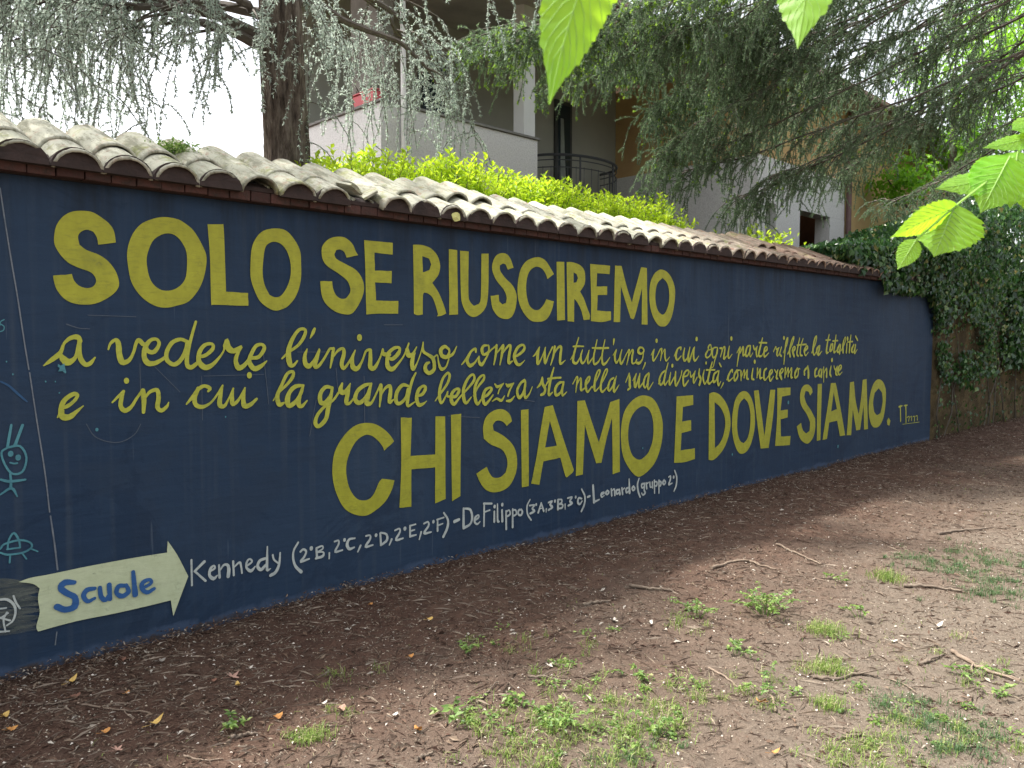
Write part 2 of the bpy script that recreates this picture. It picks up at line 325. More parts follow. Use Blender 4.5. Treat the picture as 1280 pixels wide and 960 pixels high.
while xt < X1:
    j = lambda s: random.uniform(-s, s)
    if abs(xt-BROKEN) > SP*.5:
        child('cover_tile', random.choice(cov), (xt+j(.006), -.105+j(.012), HW+.040+j(.006)), (th+j(.02), j(.05), j(.035)), wall)
    if abs(xt-BROKEN) > SP*.5 and idx not in (17, 33): child('mortar_plug', random.choice(plugs), (xt+j(.004), -.124+random.uniform(-.002, .004), HW+.040), (0, 0, j(.05)), wall)
    r = min(abs(xt-a) for a in RAISED) < .11
    child('cover_tile', random.choice(cov), (xt+j(.01), (.13 if r else .10)+j(.015), HW+.040+TN*.205+.009+(.048 if r else 0)+j(.003)), (th+.01+j(.012), j(.04), j(.03)), wall)
    child('channel_tile', random.choice(chan), (xt+SP/2, -.075+j(.008), HW+.092), (th, 0, j(.02)), wall)
    child('channel_tile', random.choice(chan), (xt+SP/2, .11, HW+.094+TN*.19), (th, 0, j(.02)), wall)
    xt += SP; idx += 1
# broken tile: two shards left lying across the gap
for q, (dx, dz, ry, rz, L) in enumerate(((-.05, .075, .5, .25, .20), (.055, .055, -.55, -.6, .26))):
    bm = bmesh.new(); P = [(-.05, 0), (.045, -.012), (.06, L*.5), (.02, L), (-.04, L*.8)]
    lo = [bm.verts.new((a, b, -.2*a*a*10)) for a, b in P]; hi = [bm.verts.new((a, b, .013-.2*a*a*10)) for a, b in P]
    bm.faces.new(lo); bm.faces.new(hi[::-1])
    for a in range(5): bm.faces.new((lo[a], lo[(a+1) % 5], hi[(a+1) % 5], hi[a]))
    o = child('tile_shard', meshof(bm, 'tile_shard', TILE), (BROKEN+dx, -.12, HW+.062+dz), (th-.1, ry, rz), wall); o['label'] = 'broken piece of clay tile'

# ---- painted lettering, traced in metres on the wall (x along the wall, z up)
LETTERS=[(((1.384,2.011,),(1.303,1.994,),(1.298,2.028,),(1.283,2.054,),(1.254,2.061,),(1.227,2.047,),(1.215,2.024,),(1.22,1.987,),(1.251,1.964,),(1.304,1.946,),(1.346,1.917,),(1.378,1.873,),(1.392,1.829,),(1.391,1.796,),(1.369,1.763,),(1.328,1.732,),(1.279,1.709,),(1.22,1.704,),(1.174,1.713,),(1.141,1.735,),(1.116,1.772,),(1.106,1.808,),(1.103,1.835,),(1.183,1.847,),(1.192,1.816,),(1.214,1.792,),(1.246,1.783,),(1.273,1.791,),(1.288,1.814,),(1.284,1.839,),(1.263,1.861,),(1.219,1.876,),(1.174,1.896,),(1.141,1.928,),(1.117,1.97,),(1.112,2.006,),(1.122,2.063,),(1.149,2.108,),(1.187,2.137,),(1.233,2.148,),(1.28,2.147,),(1.321,2.126,),(1.357,2.098,),(1.377,2.064,),),),
(((1.435,1.962,),(1.438,1.898,),(1.451,1.824,),(1.484,1.766,),(1.529,1.725,),(1.58,1.702,),(1.628,1.7,),(1.669,1.71,),(1.736,1.735,),(1.793,1.804,),(1.823,1.879,),(1.836,1.966,),(1.817,2.026,),(1.77,2.103,),(1.716,2.143,),(1.68,2.156,),(1.624,2.159,),(1.572,2.147,),(1.512,2.117,),(1.473,2.074,),(1.448,2.022,),),((1.529,1.949,),(1.533,1.876,),(1.552,1.823,),(1.59,1.791,),(1.63,1.786,),(1.671,1.799,),(1.708,1.831,),(1.727,1.88,),(1.731,1.977,),(1.713,2.029,),(1.678,2.068,),(1.638,2.078,),(1.597,2.064,),(1.557,2.027,),),),
(((1.845,2.144,),(1.932,2.153,),(1.935,2.078,),(1.939,1.793,),(2.065,1.791,),(2.065,1.721,),(1.861,1.721,),(1.855,1.739,),(1.854,1.973,),),),
(((2.227,2.158,),(2.292,2.156,),(2.342,2.119,),(2.386,2.05,),(2.393,1.97,),(2.389,1.876,),(2.359,1.788,),(2.306,1.726,),(2.262,1.705,),(2.229,1.698,),(2.19,1.708,),(2.135,1.747,),(2.101,1.811,),(2.082,1.874,),(2.082,1.95,),(2.092,2.04,),(2.121,2.1,),(2.163,2.139,),),((2.229,2.084,),(2.269,2.074,),(2.304,2.037,),(2.325,1.972,),(2.324,1.899,),(2.3,1.832,),(2.263,1.784,),(2.227,1.773,),(2.192,1.785,),(2.164,1.839,),(2.153,1.903,),(2.159,1.981,),(2.172,2.047,),(2.197,2.074,),),),
(((2.783,2.048,),(2.7,2.028,),(2.684,2.06,),(2.655,2.073,),(2.627,2.066,),(2.615,2.041,),(2.63,2.015,),(2.695,1.988,),(2.761,1.96,),(2.802,1.92,),(2.823,1.864,),(2.814,1.806,),(2.779,1.741,),(2.732,1.691,),(2.674,1.687,),(2.609,1.705,),(2.55,1.748,),(2.524,1.802,),(2.517,1.877,),(2.598,1.881,),(2.603,1.84,),(2.623,1.799,),(2.659,1.779,),(2.692,1.782,),(2.721,1.817,),(2.722,1.852,),(2.698,1.893,),(2.637,1.932,),(2.566,1.969,),(2.535,2.008,),(2.529,2.063,),(2.544,2.098,),(2.584,2.132,),(2.64,2.148,),(2.693,2.146,),(2.742,2.114,),(2.766,2.07,),),),
(((2.827,2.143,),(2.979,2.144,),(3.043,2.144,),(3.041,2.07,),(2.903,2.073,),(2.904,1.961,),(3.033,1.967,),(3.03,1.889,),(2.905,1.889,),(2.911,1.777,),(3.083,1.779,),(3.08,1.698,),(2.92,1.695,),(2.838,1.688,),(2.835,1.843,),(2.833,2.007,),),),
(((3.203,2.145,),(3.265,2.15,),(3.323,2.142,),(3.361,2.127,),(3.406,2.088,),(3.429,2.025,),(3.415,1.967,),(3.386,1.932,),(3.36,1.907,),(3.414,1.845,),(3.46,1.759,),(3.479,1.708,),(3.441,1.692,),(3.399,1.686,),(3.408,1.7,),(3.385,1.764,),(3.358,1.814,),(3.318,1.837,),(3.291,1.84,),(3.281,1.815,),(3.279,1.697,),(3.237,1.691,),(3.206,1.699,),(3.206,1.903,),),((3.279,2.078,),(3.332,2.066,),(3.353,2.029,),(3.337,1.99,),(3.282,1.972,),),),
(((3.505,2.139,),(3.579,2.138,),(3.584,1.703,),(3.505,1.698,),),),
(((3.604,2.137,),(3.683,2.137,),(3.679,1.855,),(3.693,1.795,),(3.729,1.765,),(3.774,1.779,),(3.795,1.836,),(3.801,2.131,),(3.87,2.136,),(3.868,1.923,),(3.857,1.8,),(3.826,1.739,),(3.764,1.696,),(3.713,1.689,),(3.663,1.712,),(3.624,1.771,),(3.61,1.852,),),),
(((4.117,2.052,),(4.06,2.033,),(4.038,2.07,),(4.011,2.076,),(3.979,2.059,),(3.984,2.021,),(4.038,1.97,),(4.104,1.926,),(4.146,1.865,),(4.146,1.794,),(4.121,1.722,),(4.082,1.686,),(4.027,1.679,),(3.962,1.695,),(3.909,1.748,),(3.894,1.802,),(3.888,1.84,),(3.968,1.85,),(3.973,1.804,),(4.005,1.783,),(4.038,1.794,),(4.047,1.837,),(4.016,1.891,),(3.941,1.957,),(3.905,2.024,),(3.91,2.078,),(3.942,2.126,),(3.995,2.149,),(4.049,2.145,),(4.087,2.113,),),),
(((4.552,2.029,),(4.479,1.988,),(4.455,2.031,),(4.413,2.066,),(4.354,2.074,),(4.296,2.047,),(4.262,1.997,),(4.248,1.924,),(4.256,1.845,),(4.285,1.781,),(4.337,1.752,),(4.39,1.756,),(4.438,1.794,),(4.468,1.836,),(4.553,1.822,),(4.529,1.755,),(4.486,1.696,),(4.426,1.667,),(4.32,1.665,),(4.251,1.7,),(4.193,1.763,),(4.162,1.841,),(4.16,1.936,),(4.188,2.04,),(4.25,2.108,),(4.342,2.142,),(4.413,2.143,),(4.473,2.114,),),),
(((4.581,2.125,),(4.67,2.131,),(4.68,1.681,),(4.589,1.676,),),),
(((4.697,2.131,),(4.761,2.134,),(4.845,2.121,),(4.9,2.089,),(4.919,2.043,),(4.914,1.971,),(4.859,1.909,),(4.908,1.851,),(4.952,1.773,),(4.984,1.725,),(4.978,1.689,),(4.904,1.684,),(4.872,1.763,),(4.823,1.825,),(4.79,1.848,),(4.788,1.667,),(4.711,1.672,),(4.704,1.891,),),((4.78,2.055,),(4.816,2.045,),(4.832,2.014,),(4.816,1.982,),(4.78,1.973,),),),
(((4.98,2.135,),(5.236,2.135,),(5.23,2.066,),(5.069,2.065,),(5.063,1.958,),(5.201,1.964,),(5.199,1.894,),(5.077,1.889,),(5.072,1.764,),(5.253,1.76,),(5.254,1.689,),(5.137,1.671,),(4.994,1.677,),(4.995,1.862,),),),
(((5.302,2.142,),(5.288,1.673,),(5.375,1.674,),(5.382,1.976,),(5.448,1.844,),(5.519,1.71,),(5.548,1.7,),(5.576,1.72,),(5.631,1.849,),(5.679,1.972,),(5.677,1.657,),(5.764,1.657,),(5.746,2.147,),(5.662,2.149,),(5.607,2.02,),(5.565,1.924,),(5.536,1.842,),(5.467,1.963,),(5.389,2.143,),),),
(((5.965,2.147,),(6.05,2.13,),(6.129,2.072,),(6.179,1.975,),(6.169,1.848,),(6.129,1.729,),(6.059,1.656,),(5.99,1.642,),(5.921,1.655,),(5.845,1.724,),(5.798,1.82,),(5.785,1.933,),(5.802,2.029,),(5.853,2.101,),(5.912,2.135,),),((5.982,2.073,),(6.052,2.032,),(6.085,1.953,),(6.079,1.845,),(6.026,1.763,),(5.98,1.746,),(5.919,1.779,),(5.88,1.857,),(5.878,1.945,),(5.907,2.025,),),),
(((3.039,.8795,),(2.961,.827,),(2.951,.8535,),(2.911,.8998,),(2.861,.9337,),(2.812,.938,),(2.753,.9059,),(2.708,.844,),(2.682,.7728,),(2.681,.6989,),(2.705,.6131,),(2.757,.5459,),(2.826,.5294,),(2.876,.5561,),(2.918,.6271,),(2.944,.6495,),(3.04,.627,),(3.02,.5707,),(2.968,.5003,),(2.895,.4554,),(2.815,.4314,),(2.727,.4562,),(2.661,.5037,),(2.615,.5844,),(2.588,.6696,),(2.582,.7597,),(2.6,.855,),(2.657,.9391,),(2.734,.9983,),(2.813,1.015,),(2.892,1.003,),(2.963,.9632,),(3.014,.9162,),),),
(((3.094,1.029,),(3.183,1.022,),(3.17,.7709,),(3.377,.76,),(3.381,1.017,),(3.465,1.011,),(3.466,.4444,),(3.374,.4276,),(3.376,.6724,),(3.177,.6821,),(3.174,.4348,),(3.077,.4424,),(3.094,.7092,),),),
(((3.517,1.017,),(3.609,1.02,),(3.599,.4461,),(3.523,.4195,),),),
(((4.101,.931,),(4.047,.899,),(4.023,.9239,),(3.982,.944,),(3.936,.9432,),(3.907,.9159,),(3.918,.8771,),(4.005,.8358,),(4.088,.7769,),(4.137,.7116,),(4.155,.6313,),(4.143,.5455,),(4.088,.4653,),(4.017,.4316,),(3.923,.4272,),(3.843,.4551,),(3.787,.5129,),(3.748,.5844,),(3.849,.6227,),(3.872,.578,),(3.912,.5375,),(3.982,.5306,),(4.035,.5585,),(4.055,.6164,),(4.041,.6782,),(3.994,.7345,),(3.889,.7785,),(3.821,.8267,),(3.813,.9024,),(3.833,.9675,),(3.878,1.006,),(3.947,1.027,),(4.017,1.022,),(4.077,.9843,),),),
(((4.194,1.007,),(4.275,1.009,),(4.279,.4272,),(4.204,.4256,),),),
(((4.451,1.013,),(4.543,1.023,),(4.597,.9034,),(4.694,.693,),(4.793,.4913,),(4.779,.4695,),(4.709,.4387,),(4.688,.4617,),(4.632,.605,),(4.439,.5958,),(4.394,.421,),(4.305,.4416,),(4.361,.6356,),(4.406,.8369,),),((4.51,.9007,),(4.591,.7028,),(4.458,.702,),),),
(((4.832,1.039,),(4.826,.7071,),(4.818,.4351,),(4.904,.4388,),(4.926,.8401,),(4.997,.6721,),(5.073,.5103,),(5.141,.5076,),(5.201,.6919,),(5.276,.872,),(5.29,.392,),(5.389,.403,),(5.374,1.026,),(5.251,1.006,),(5.168,.8213,),(5.105,.6813,),(5.041,.8025,),(4.924,1.039,),),),
(((5.723,1.038,),(5.845,1.008,),(5.934,.93,),(5.999,.8099,),(6.011,.7033,),(5.986,.5677,),(5.908,.4384,),(5.803,.3663,),(5.683,.3267,),(5.598,.3495,),(5.514,.4206,),(5.431,.5306,),(5.4,.6738,),(5.404,.8032,),(5.442,.9101,),(5.523,.9852,),(5.622,1.028,),),((5.716,.9433,),(5.812,.8961,),(5.862,.7885,),(5.86,.6426,),(5.8,.5335,),(5.715,.4853,),(5.647,.4792,),(5.562,.527,),(5.511,.6233,),(5.499,.7253,),(5.525,.8341,),(5.607,.9145,),),),
(((6.224,1.002,),(6.497,.9997,),(6.503,.9084,),(6.329,.8983,),(6.318,.7636,),(6.469,.7666,),(6.474,.6666,),(6.313,.6565,),(6.3,.4939,),(6.54,.4919,),(6.543,.3881,),(6.36,.3775,),(6.196,.3901,),(6.213,.7298,),),),
(((6.776,.999,),(6.866,1.01,),(6.977,.9771,),(7.092,.8913,),(7.162,.7865,),(7.185,.6738,),(7.15,.5554,),(7.068,.4422,),(6.957,.3733,),(6.866,.3434,),(6.784,.3542,),(6.781,.6853,),),((6.878,.9115,),(6.981,.8581,),(7.058,.7735,),(7.083,.6816,),(7.045,.5646,),(6.973,.4913,),(6.896,.459,),),),
(((7.44,.9946,),(7.543,.9586,),(7.629,.8601,),(7.671,.7314,),(7.669,.5946,),(7.612,.4521,),(7.522,.3664,),(7.411,.3485,),(7.33,.3856,),(7.258,.4848,),(7.216,.6106,),(7.215,.7526,),(7.255,.8919,),(7.331,.9692,),),((7.443,.9204,),(7.525,.8661,),(7.574,.7589,),(7.575,.623,),(7.528,.5016,),(7.448,.4548,),(7.367,.4954,),(7.318,.6023,),(7.319,.7454,),(7.354,.8658,),),),
(((7.641,.9872,),(7.739,.991,),(7.8,.7757,),(7.882,.4916,),(7.941,.7559,),(7.992,.9813,),(8.103,.9762,),(8.065,.6935,),(7.979,.353,),(7.805,.3647,),(7.708,.6972,),),),
(((8.148,.9937,),(8.456,.9855,),(8.453,.9018,),(8.261,.895,),(8.233,.7424,),(8.403,.7426,),(8.4,.6535,),(8.237,.6462,),(8.252,.4538,),(8.48,.4394,),(8.468,.339,),(8.331,.3465,),(8.124,.3608,),(8.156,.6872,),),),
(((9.004,.9065,),(8.942,.8703,),(8.897,.9182,),(8.825,.9281,),(8.794,.8715,),(8.846,.7909,),(8.979,.6912,),(9.087,.5915,),(9.093,.4716,),(9.039,.3701,),(8.911,.3131,),(8.767,.3552,),(8.68,.4276,),(8.626,.535,),(8.729,.5694,),(8.775,.4843,),(8.863,.4354,),(8.947,.4571,),(8.957,.5614,),(8.866,.6595,),(8.735,.7587,),(8.689,.8513,),(8.707,.9401,),(8.78,.9947,),(8.893,.999,),(8.981,.9534,),),),
(((9.134,.9968,),(9.245,.9949,),(9.242,.6474,),(9.24,.3253,),(9.144,.3233,),(9.134,.6546,),),),
(((9.49,.9917,),(9.626,.9903,),(9.723,.7954,),(9.835,.5518,),(9.937,.3214,),(9.782,.3251,),(9.69,.5232,),(9.469,.5163,),(9.417,.3228,),(9.295,.3203,),(9.373,.5845,),(9.438,.7972,),),((9.575,.8788,),(9.676,.6668,),(9.518,.6494,),),),
(((9.981,.3176,),(10.117,.3059,),(10.149,.6296,),(10.269,.3549,),(10.392,.355,),(10.479,.667,),(10.518,.3447,),(10.645,.3432,),(10.555,1.003,),(10.433,.9969,),(10.392,.7448,),(10.333,.5599,),(10.228,.7395,),(10.161,.9858,),(10.043,.9791,),(10.015,.5957,),),),
(((10.939,.9854,),(11.095,.9492,),(11.209,.8377,),(11.221,.6686,),(11.168,.4726,),(11.039,.36,),(10.888,.3416,),(10.753,.3897,),(10.658,.5379,),(10.658,.7154,),(10.722,.8601,),(10.809,.9455,),),((10.966,.8639,),(11.086,.7978,),(11.114,.6746,),(11.047,.5266,),(10.933,.5071,),(10.835,.5558,),(10.79,.6782,),(10.837,.81,),),),
(((11.341,.4451,),(11.413,.3932,),(11.377,.3306,),(11.308,.3468,),(11.28,.4031,),),)]
ARROW=(((.9157,.4249,),(.9647,.434,),(1.033,.4338,),(1.11,.4357,),(1.222,.4383,),(1.432,.438,),(1.59,.4332,),(1.594,.4932,),(1.642,.4089,),(1.696,.2856,),(1.661,.2048,),(1.613,.0919,),(1.602,.1784,),(1.462,.1761,),(1.318,.1765,),(1.148,.1816,),(.9875,.1736,),(.9821,.2022,),(.9977,.2627,),(.9923,.3283,),(1.001,.3763,),(.9729,.4039,),),)
STAR=(((1.109,1.423,),(1.122,1.415,),(1.137,1.425,),(1.138,1.406,),(1.143,1.384,),(1.139,1.377,),(1.126,1.39,),(1.108,1.388,),(1.116,1.404,),(1.107,1.412,),),)
CURSIVE=[(((1.051,1.416,.0052,),(1.08,1.438,.0187,),(1.116,1.467,.0227,),(1.129,1.489,.016,),(1.14,1.519,.0132,),(1.168,1.544,.0193,),(1.198,1.549,.0244,),(1.21,1.53,.0191,),),((1.123,1.467,.0154,),(1.135,1.445,.0315,),(1.154,1.43,.0332,),(1.18,1.444,.0189,),(1.193,1.471,.0153,),(1.202,1.51,.0183,),),((1.208,1.538,.0204,),(1.204,1.493,.0204,),(1.208,1.449,.0228,),(1.228,1.418,.022,),(1.251,1.423,.0196,),(1.273,1.45,.0075,),),),
(((1.335,1.489,.0086,),(1.346,1.518,.013,),(1.371,1.535,.0184,),(1.382,1.515,.0252,),(1.385,1.463,.0285,),(1.398,1.425,.0285,),(1.429,1.433,.0204,),(1.452,1.473,.0145,),(1.464,1.514,.0168,),(1.479,1.534,.021,),(1.498,1.514,.0222,),(1.512,1.511,.0189,),),((1.509,1.514,.0161,),(1.523,1.478,.0211,),(1.554,1.475,.0222,),(1.578,1.513,.0186,),(1.567,1.537,.0155,),(1.538,1.534,.0185,),(1.512,1.502,.0239,),(1.502,1.455,.025,),(1.518,1.419,.0292,),(1.553,1.416,.0237,),(1.588,1.433,.0178,),(1.606,1.447,.013,),),((1.722,1.525,.0172,),(1.686,1.537,.0193,),(1.643,1.519,.0213,),(1.615,1.471,.0224,),(1.617,1.429,.0226,),(1.652,1.407,.0229,),(1.689,1.434,.0218,),(1.712,1.482,.0194,),(1.722,1.525,.0183,),),((1.77,1.629,.0135,),(1.754,1.58,.0159,),(1.734,1.512,.0183,),(1.72,1.451,.022,),(1.719,1.403,.0245,),(1.74,1.39,.0233,),(1.775,1.414,.0185,),),((1.782,1.444,.016,),(1.819,1.453,.0199,),(1.858,1.487,.0203,),(1.853,1.512,.0163,),(1.814,1.506,.0198,),(1.785,1.469,.0236,),(1.781,1.42,.0274,),(1.812,1.388,.031,),(1.85,1.399,.0226,),(1.889,1.436,.014,),(1.916,1.473,.0103,),(1.923,1.499,.0143,),),((1.923,1.499,.0194,),(1.937,1.533,.0204,),(1.943,1.492,.0353,),(1.975,1.473,.0292,),(2.02,1.498,.0141,),(2.002,1.472,.0199,),(1.984,1.422,.0253,),(2.0,1.38,.0296,),(2.034,1.395,.0237,),(2.062,1.427,.0187,),),((2.069,1.433,.0194,),(2.118,1.438,.0212,),(2.153,1.484,.0223,),(2.14,1.507,.0185,),(2.105,1.5,.0212,),(2.077,1.459,.023,),(2.062,1.414,.0246,),(2.089,1.374,.03,),(2.13,1.386,.024,),(2.166,1.415,.0068,),),),
(((2.262,1.426,.0097,),(2.311,1.466,.0166,),(2.363,1.499,.0183,),(2.402,1.546,.0221,),(2.414,1.59,.0178,),(2.372,1.59,.0193,),(2.327,1.533,.0245,),(2.303,1.466,.0309,),(2.309,1.399,.0336,),(2.331,1.385,.0204,),(2.358,1.411,.01,),),((2.475,1.597,.0165,),(2.463,1.573,.0209,),(2.444,1.542,.0059,),),((2.423,1.478,.009,),(2.407,1.437,.0243,),(2.411,1.393,.0312,),(2.437,1.379,.0294,),(2.468,1.416,.012,),(2.505,1.48,.0115,),(2.488,1.429,.0232,),(2.472,1.378,.0277,),(2.499,1.38,.0204,),(2.539,1.428,.0152,),(2.572,1.476,.0164,),(2.596,1.479,.0154,),),((2.6,1.479,.0208,),(2.591,1.427,.0208,),(2.576,1.365,.0096,),),((2.595,1.427,.0092,),(2.628,1.465,.0164,),(2.665,1.479,.0188,),(2.672,1.447,.0263,),(2.655,1.391,.0295,),(2.667,1.359,.0212,),(2.701,1.39,.0158,),(2.752,1.467,.0081,),),((2.752,1.467,.0099,),(2.73,1.418,.025,),(2.734,1.367,.0336,),(2.767,1.356,.0286,),(2.802,1.402,.0149,),(2.828,1.459,.0146,),(2.854,1.47,.0194,),),((2.784,1.549,.0356,),(2.784,1.542,.0356,),),((2.863,1.466,.0243,),(2.862,1.415,.0295,),(2.861,1.364,.0334,),(2.892,1.356,.0269,),(2.932,1.414,.0137,),(2.955,1.472,.014,),),((2.957,1.467,.0167,),(2.96,1.442,.0253,),(3.007,1.438,.0254,),),((2.991,1.422,.0168,),(3.029,1.409,.0248,),(3.077,1.446,.028,),(3.085,1.478,.0187,),(3.046,1.479,.021,),(2.999,1.447,.0276,),(2.987,1.403,.0293,),(2.994,1.359,.0346,),(3.029,1.345,.0301,),(3.076,1.382,.0173,),(3.116,1.426,.0121,),(3.145,1.478,.0155,),(3.157,1.507,.0125,),),((3.145,1.465,.033,),(3.157,1.432,.0359,),(3.189,1.438,.0216,),(3.222,1.483,.0092,),),((3.205,1.444,.019,),(3.193,1.419,.0273,),(3.184,1.38,.0341,),(3.192,1.34,.0276,),(3.221,1.372,.0126,),(3.255,1.444,.0097,),(3.276,1.509,.0114,),),((3.276,1.513,.0116,),(3.276,1.457,.0209,),(3.313,1.433,.0213,),(3.355,1.409,.0278,),(3.368,1.369,.0289,),(3.363,1.329,.0287,),(3.321,1.31,.0279,),(3.291,1.337,.0309,),(3.3,1.37,.025,),(3.325,1.38,.0139,),),((3.355,1.409,.0144,),(3.389,1.428,.0116,),),((3.398,1.428,.0085,),(3.406,1.375,.0152,),(3.428,1.334,.0253,),(3.467,1.346,.0143,),(3.494,1.4,.0119,),),((3.494,1.467,.0172,),(3.459,1.485,.023,),(3.424,1.461,.0319,),(3.433,1.424,.029,),(3.476,1.414,.0268,),(3.498,1.447,.0173,),(3.494,1.467,.0174,),),((3.476,1.414,.0269,),(3.529,1.433,.0202,),(3.563,1.484,.0084,),),),
(((3.614,1.358,.0074,),(3.656,1.395,.0182,),(3.699,1.446,.0163,),(3.742,1.467,.0192,),(3.746,1.445,.0171,),),((3.699,1.446,.0193,),(3.665,1.389,.027,),(3.69,1.35,.0287,),(3.733,1.368,.0176,),(3.768,1.406,.0094,),),((3.776,1.412,.0122,),(3.776,1.374,.0249,),(3.802,1.354,.0257,),(3.837,1.392,.0161,),(3.864,1.43,.0148,),),((3.864,1.489,.0104,),(3.82,1.486,.0197,),(3.802,1.457,.0297,),(3.82,1.425,.021,),(3.864,1.443,.019,),(3.869,1.476,.016,),(3.864,1.489,.0138,),),((3.864,1.437,.0149,),(3.9,1.463,.0132,),(3.936,1.482,.0159,),),((3.945,1.488,.0216,),(3.936,1.423,.0233,),(3.917,1.351,.0107,),),((3.94,1.429,.0094,),(3.999,1.481,.0188,),(4.009,1.488,.0213,),),((4.009,1.481,.0254,),(3.995,1.422,.0254,),(3.976,1.349,.0109,),),((3.999,1.428,.0096,),(4.055,1.481,.0181,),(4.083,1.481,.024,),(4.069,1.421,.0279,),(4.064,1.361,.0271,),(4.101,1.373,.01,),),((4.116,1.406,.0167,),(4.168,1.419,.0208,),(4.225,1.459,.0253,),(4.211,1.49,.0179,),(4.158,1.473,.0242,),(4.12,1.413,.032,),(4.139,1.359,.0301,),(4.177,1.345,.0195,),(4.23,1.377,.0047,),),),
(((4.323,1.403,.0081,),(4.353,1.423,.0173,),(4.393,1.471,.0126,),),((4.388,1.464,.0158,),(4.373,1.409,.03,),(4.373,1.347,.0259,),(4.413,1.387,.013,),(4.459,1.47,.0096,),),((4.454,1.464,.0122,),(4.449,1.408,.0285,),(4.454,1.348,.0213,),(4.495,1.414,.0133,),(4.536,1.47,.0169,),),((4.562,1.473,.0248,),(4.547,1.406,.0225,),(4.516,1.333,.01,),),((4.547,1.413,.0108,),(4.599,1.466,.0199,),(4.636,1.469,.0242,),(4.626,1.405,.0297,),(4.626,1.341,.0244,),(4.685,1.368,.0048,),),),
(((4.749,1.371,.0074,),(4.79,1.419,.0148,),),((4.844,1.543,.0121,),(4.816,1.481,.0182,),(4.785,1.405,.0248,),(4.78,1.353,.0268,),(4.822,1.342,.0187,),(4.865,1.39,.0113,),),((4.779,1.474,.0138,),(4.843,1.475,.0153,),(4.905,1.473,.0112,),),((4.891,1.446,.0103,),(4.87,1.397,.0214,),(4.881,1.344,.0243,),(4.919,1.354,.015,),(4.972,1.441,.0101,),),((4.97,1.438,.0129,),(4.956,1.388,.0218,),(4.962,1.335,.0185,),(5.017,1.38,.0109,),),((5.071,1.525,.0109,),(5.049,1.458,.0174,),(5.028,1.387,.0221,),(5.034,1.33,.0208,),(5.084,1.343,.0175,),(5.128,1.393,.0118,),),((5.172,1.525,.0111,),(5.15,1.457,.0179,),(5.134,1.385,.0227,),(5.146,1.327,.0261,),(5.186,1.334,.0191,),(5.237,1.38,.0077,),),((5.01,1.46,.0142,),(5.105,1.457,.0186,),(5.219,1.458,.0159,),),((5.29,1.525,.0255,),(5.282,1.485,.0116,),),((5.278,1.397,.0079,),(5.324,1.444,.0109,),(5.301,1.39,.0258,),(5.319,1.334,.0222,),(5.36,1.367,.0129,),(5.395,1.44,.0136,),),((5.393,1.436,.014,),(5.372,1.374,.0262,),(5.391,1.322,.0227,),(5.456,1.402,.0126,),(5.492,1.439,.0165,),),((5.498,1.435,.0242,),(5.487,1.379,.0192,),(5.463,1.312,.0095,),),((5.487,1.379,.0107,),(5.529,1.431,.0175,),(5.551,1.429,.0221,),(5.536,1.371,.0271,),(5.543,1.322,.0188,),(5.604,1.335,.0096,),),((5.604,1.354,.014,),(5.592,1.332,.0231,),(5.642,1.323,.0248,),(5.686,1.36,.0165,),(5.698,1.421,.0151,),),((5.684,1.455,.0167,),(5.64,1.456,.0199,),(5.622,1.422,.0303,),(5.666,1.403,.0184,),(5.704,1.429,.0198,),(5.684,1.455,.0155,),),((5.725,1.321,.0192,),(5.712,1.299,.0163,),(5.687,1.265,.0069,),),),
(((5.82,1.389,.0089,),(5.865,1.438,.0134,),),((5.866,1.434,.0151,),(5.847,1.388,.0262,),(5.854,1.338,.0197,),(5.9,1.372,.0132,),(5.958,1.441,.0161,),),((5.9,1.518,.0344,),(5.9,1.513,.0344,),),((5.978,1.441,.0242,),(5.973,1.386,.0187,),(5.96,1.339,.0132,),),((5.973,1.386,.0112,),(6.026,1.44,.0126,),(6.027,1.385,.0267,),(6.048,1.334,.0179,),(6.102,1.368,.0082,),),),
(((6.176,1.375,.0096,),(6.23,1.438,.017,),(6.287,1.454,.0146,),(6.28,1.434,.0194,),),((6.23,1.438,.0213,),(6.203,1.383,.0337,),(6.225,1.338,.021,),(6.289,1.373,.0121,),),((6.344,1.445,.0141,),(6.324,1.372,.0316,),(6.347,1.327,.0211,),(6.404,1.371,.0157,),(6.431,1.452,.0142,),),((6.429,1.444,.0142,),(6.404,1.371,.0321,),(6.42,1.322,.03,),(6.491,1.444,.0136,),),((6.508,1.452,.0147,),(6.492,1.378,.0296,),(6.516,1.324,.0216,),(6.582,1.368,.0089,),),((6.541,1.532,.0389,),(6.541,1.527,.0389,),),),
(((6.749,1.424,.0182,),(6.704,1.375,.0276,),(6.736,1.349,.0154,),(6.797,1.381,.0162,),(6.804,1.432,.0187,),(6.787,1.475,.0129,),(6.748,1.45,.0236,),(6.765,1.424,.0119,),(6.827,1.44,.0092,),),((6.914,1.448,.0087,),(6.843,1.44,.018,),(6.82,1.39,.0283,),(6.845,1.347,.017,),(6.908,1.388,.02,),(6.914,1.448,.0133,),(6.892,1.371,.0215,),(6.862,1.312,.018,),(6.84,1.262,.0133,),(6.801,1.246,.0081,),),((6.955,1.439,.0141,),(7.003,1.43,.0255,),(6.973,1.353,.0124,),),((6.973,1.362,.0146,),(7.027,1.447,.0177,),(7.052,1.43,.0262,),(7.031,1.335,.0299,),(7.088,1.36,.0106,),),((7.134,1.455,.0163,),(7.112,1.377,.0332,),(7.13,1.337,.0192,),(7.187,1.376,.0097,),),((7.17,1.536,.0402,),(7.17,1.531,.0402,),),),
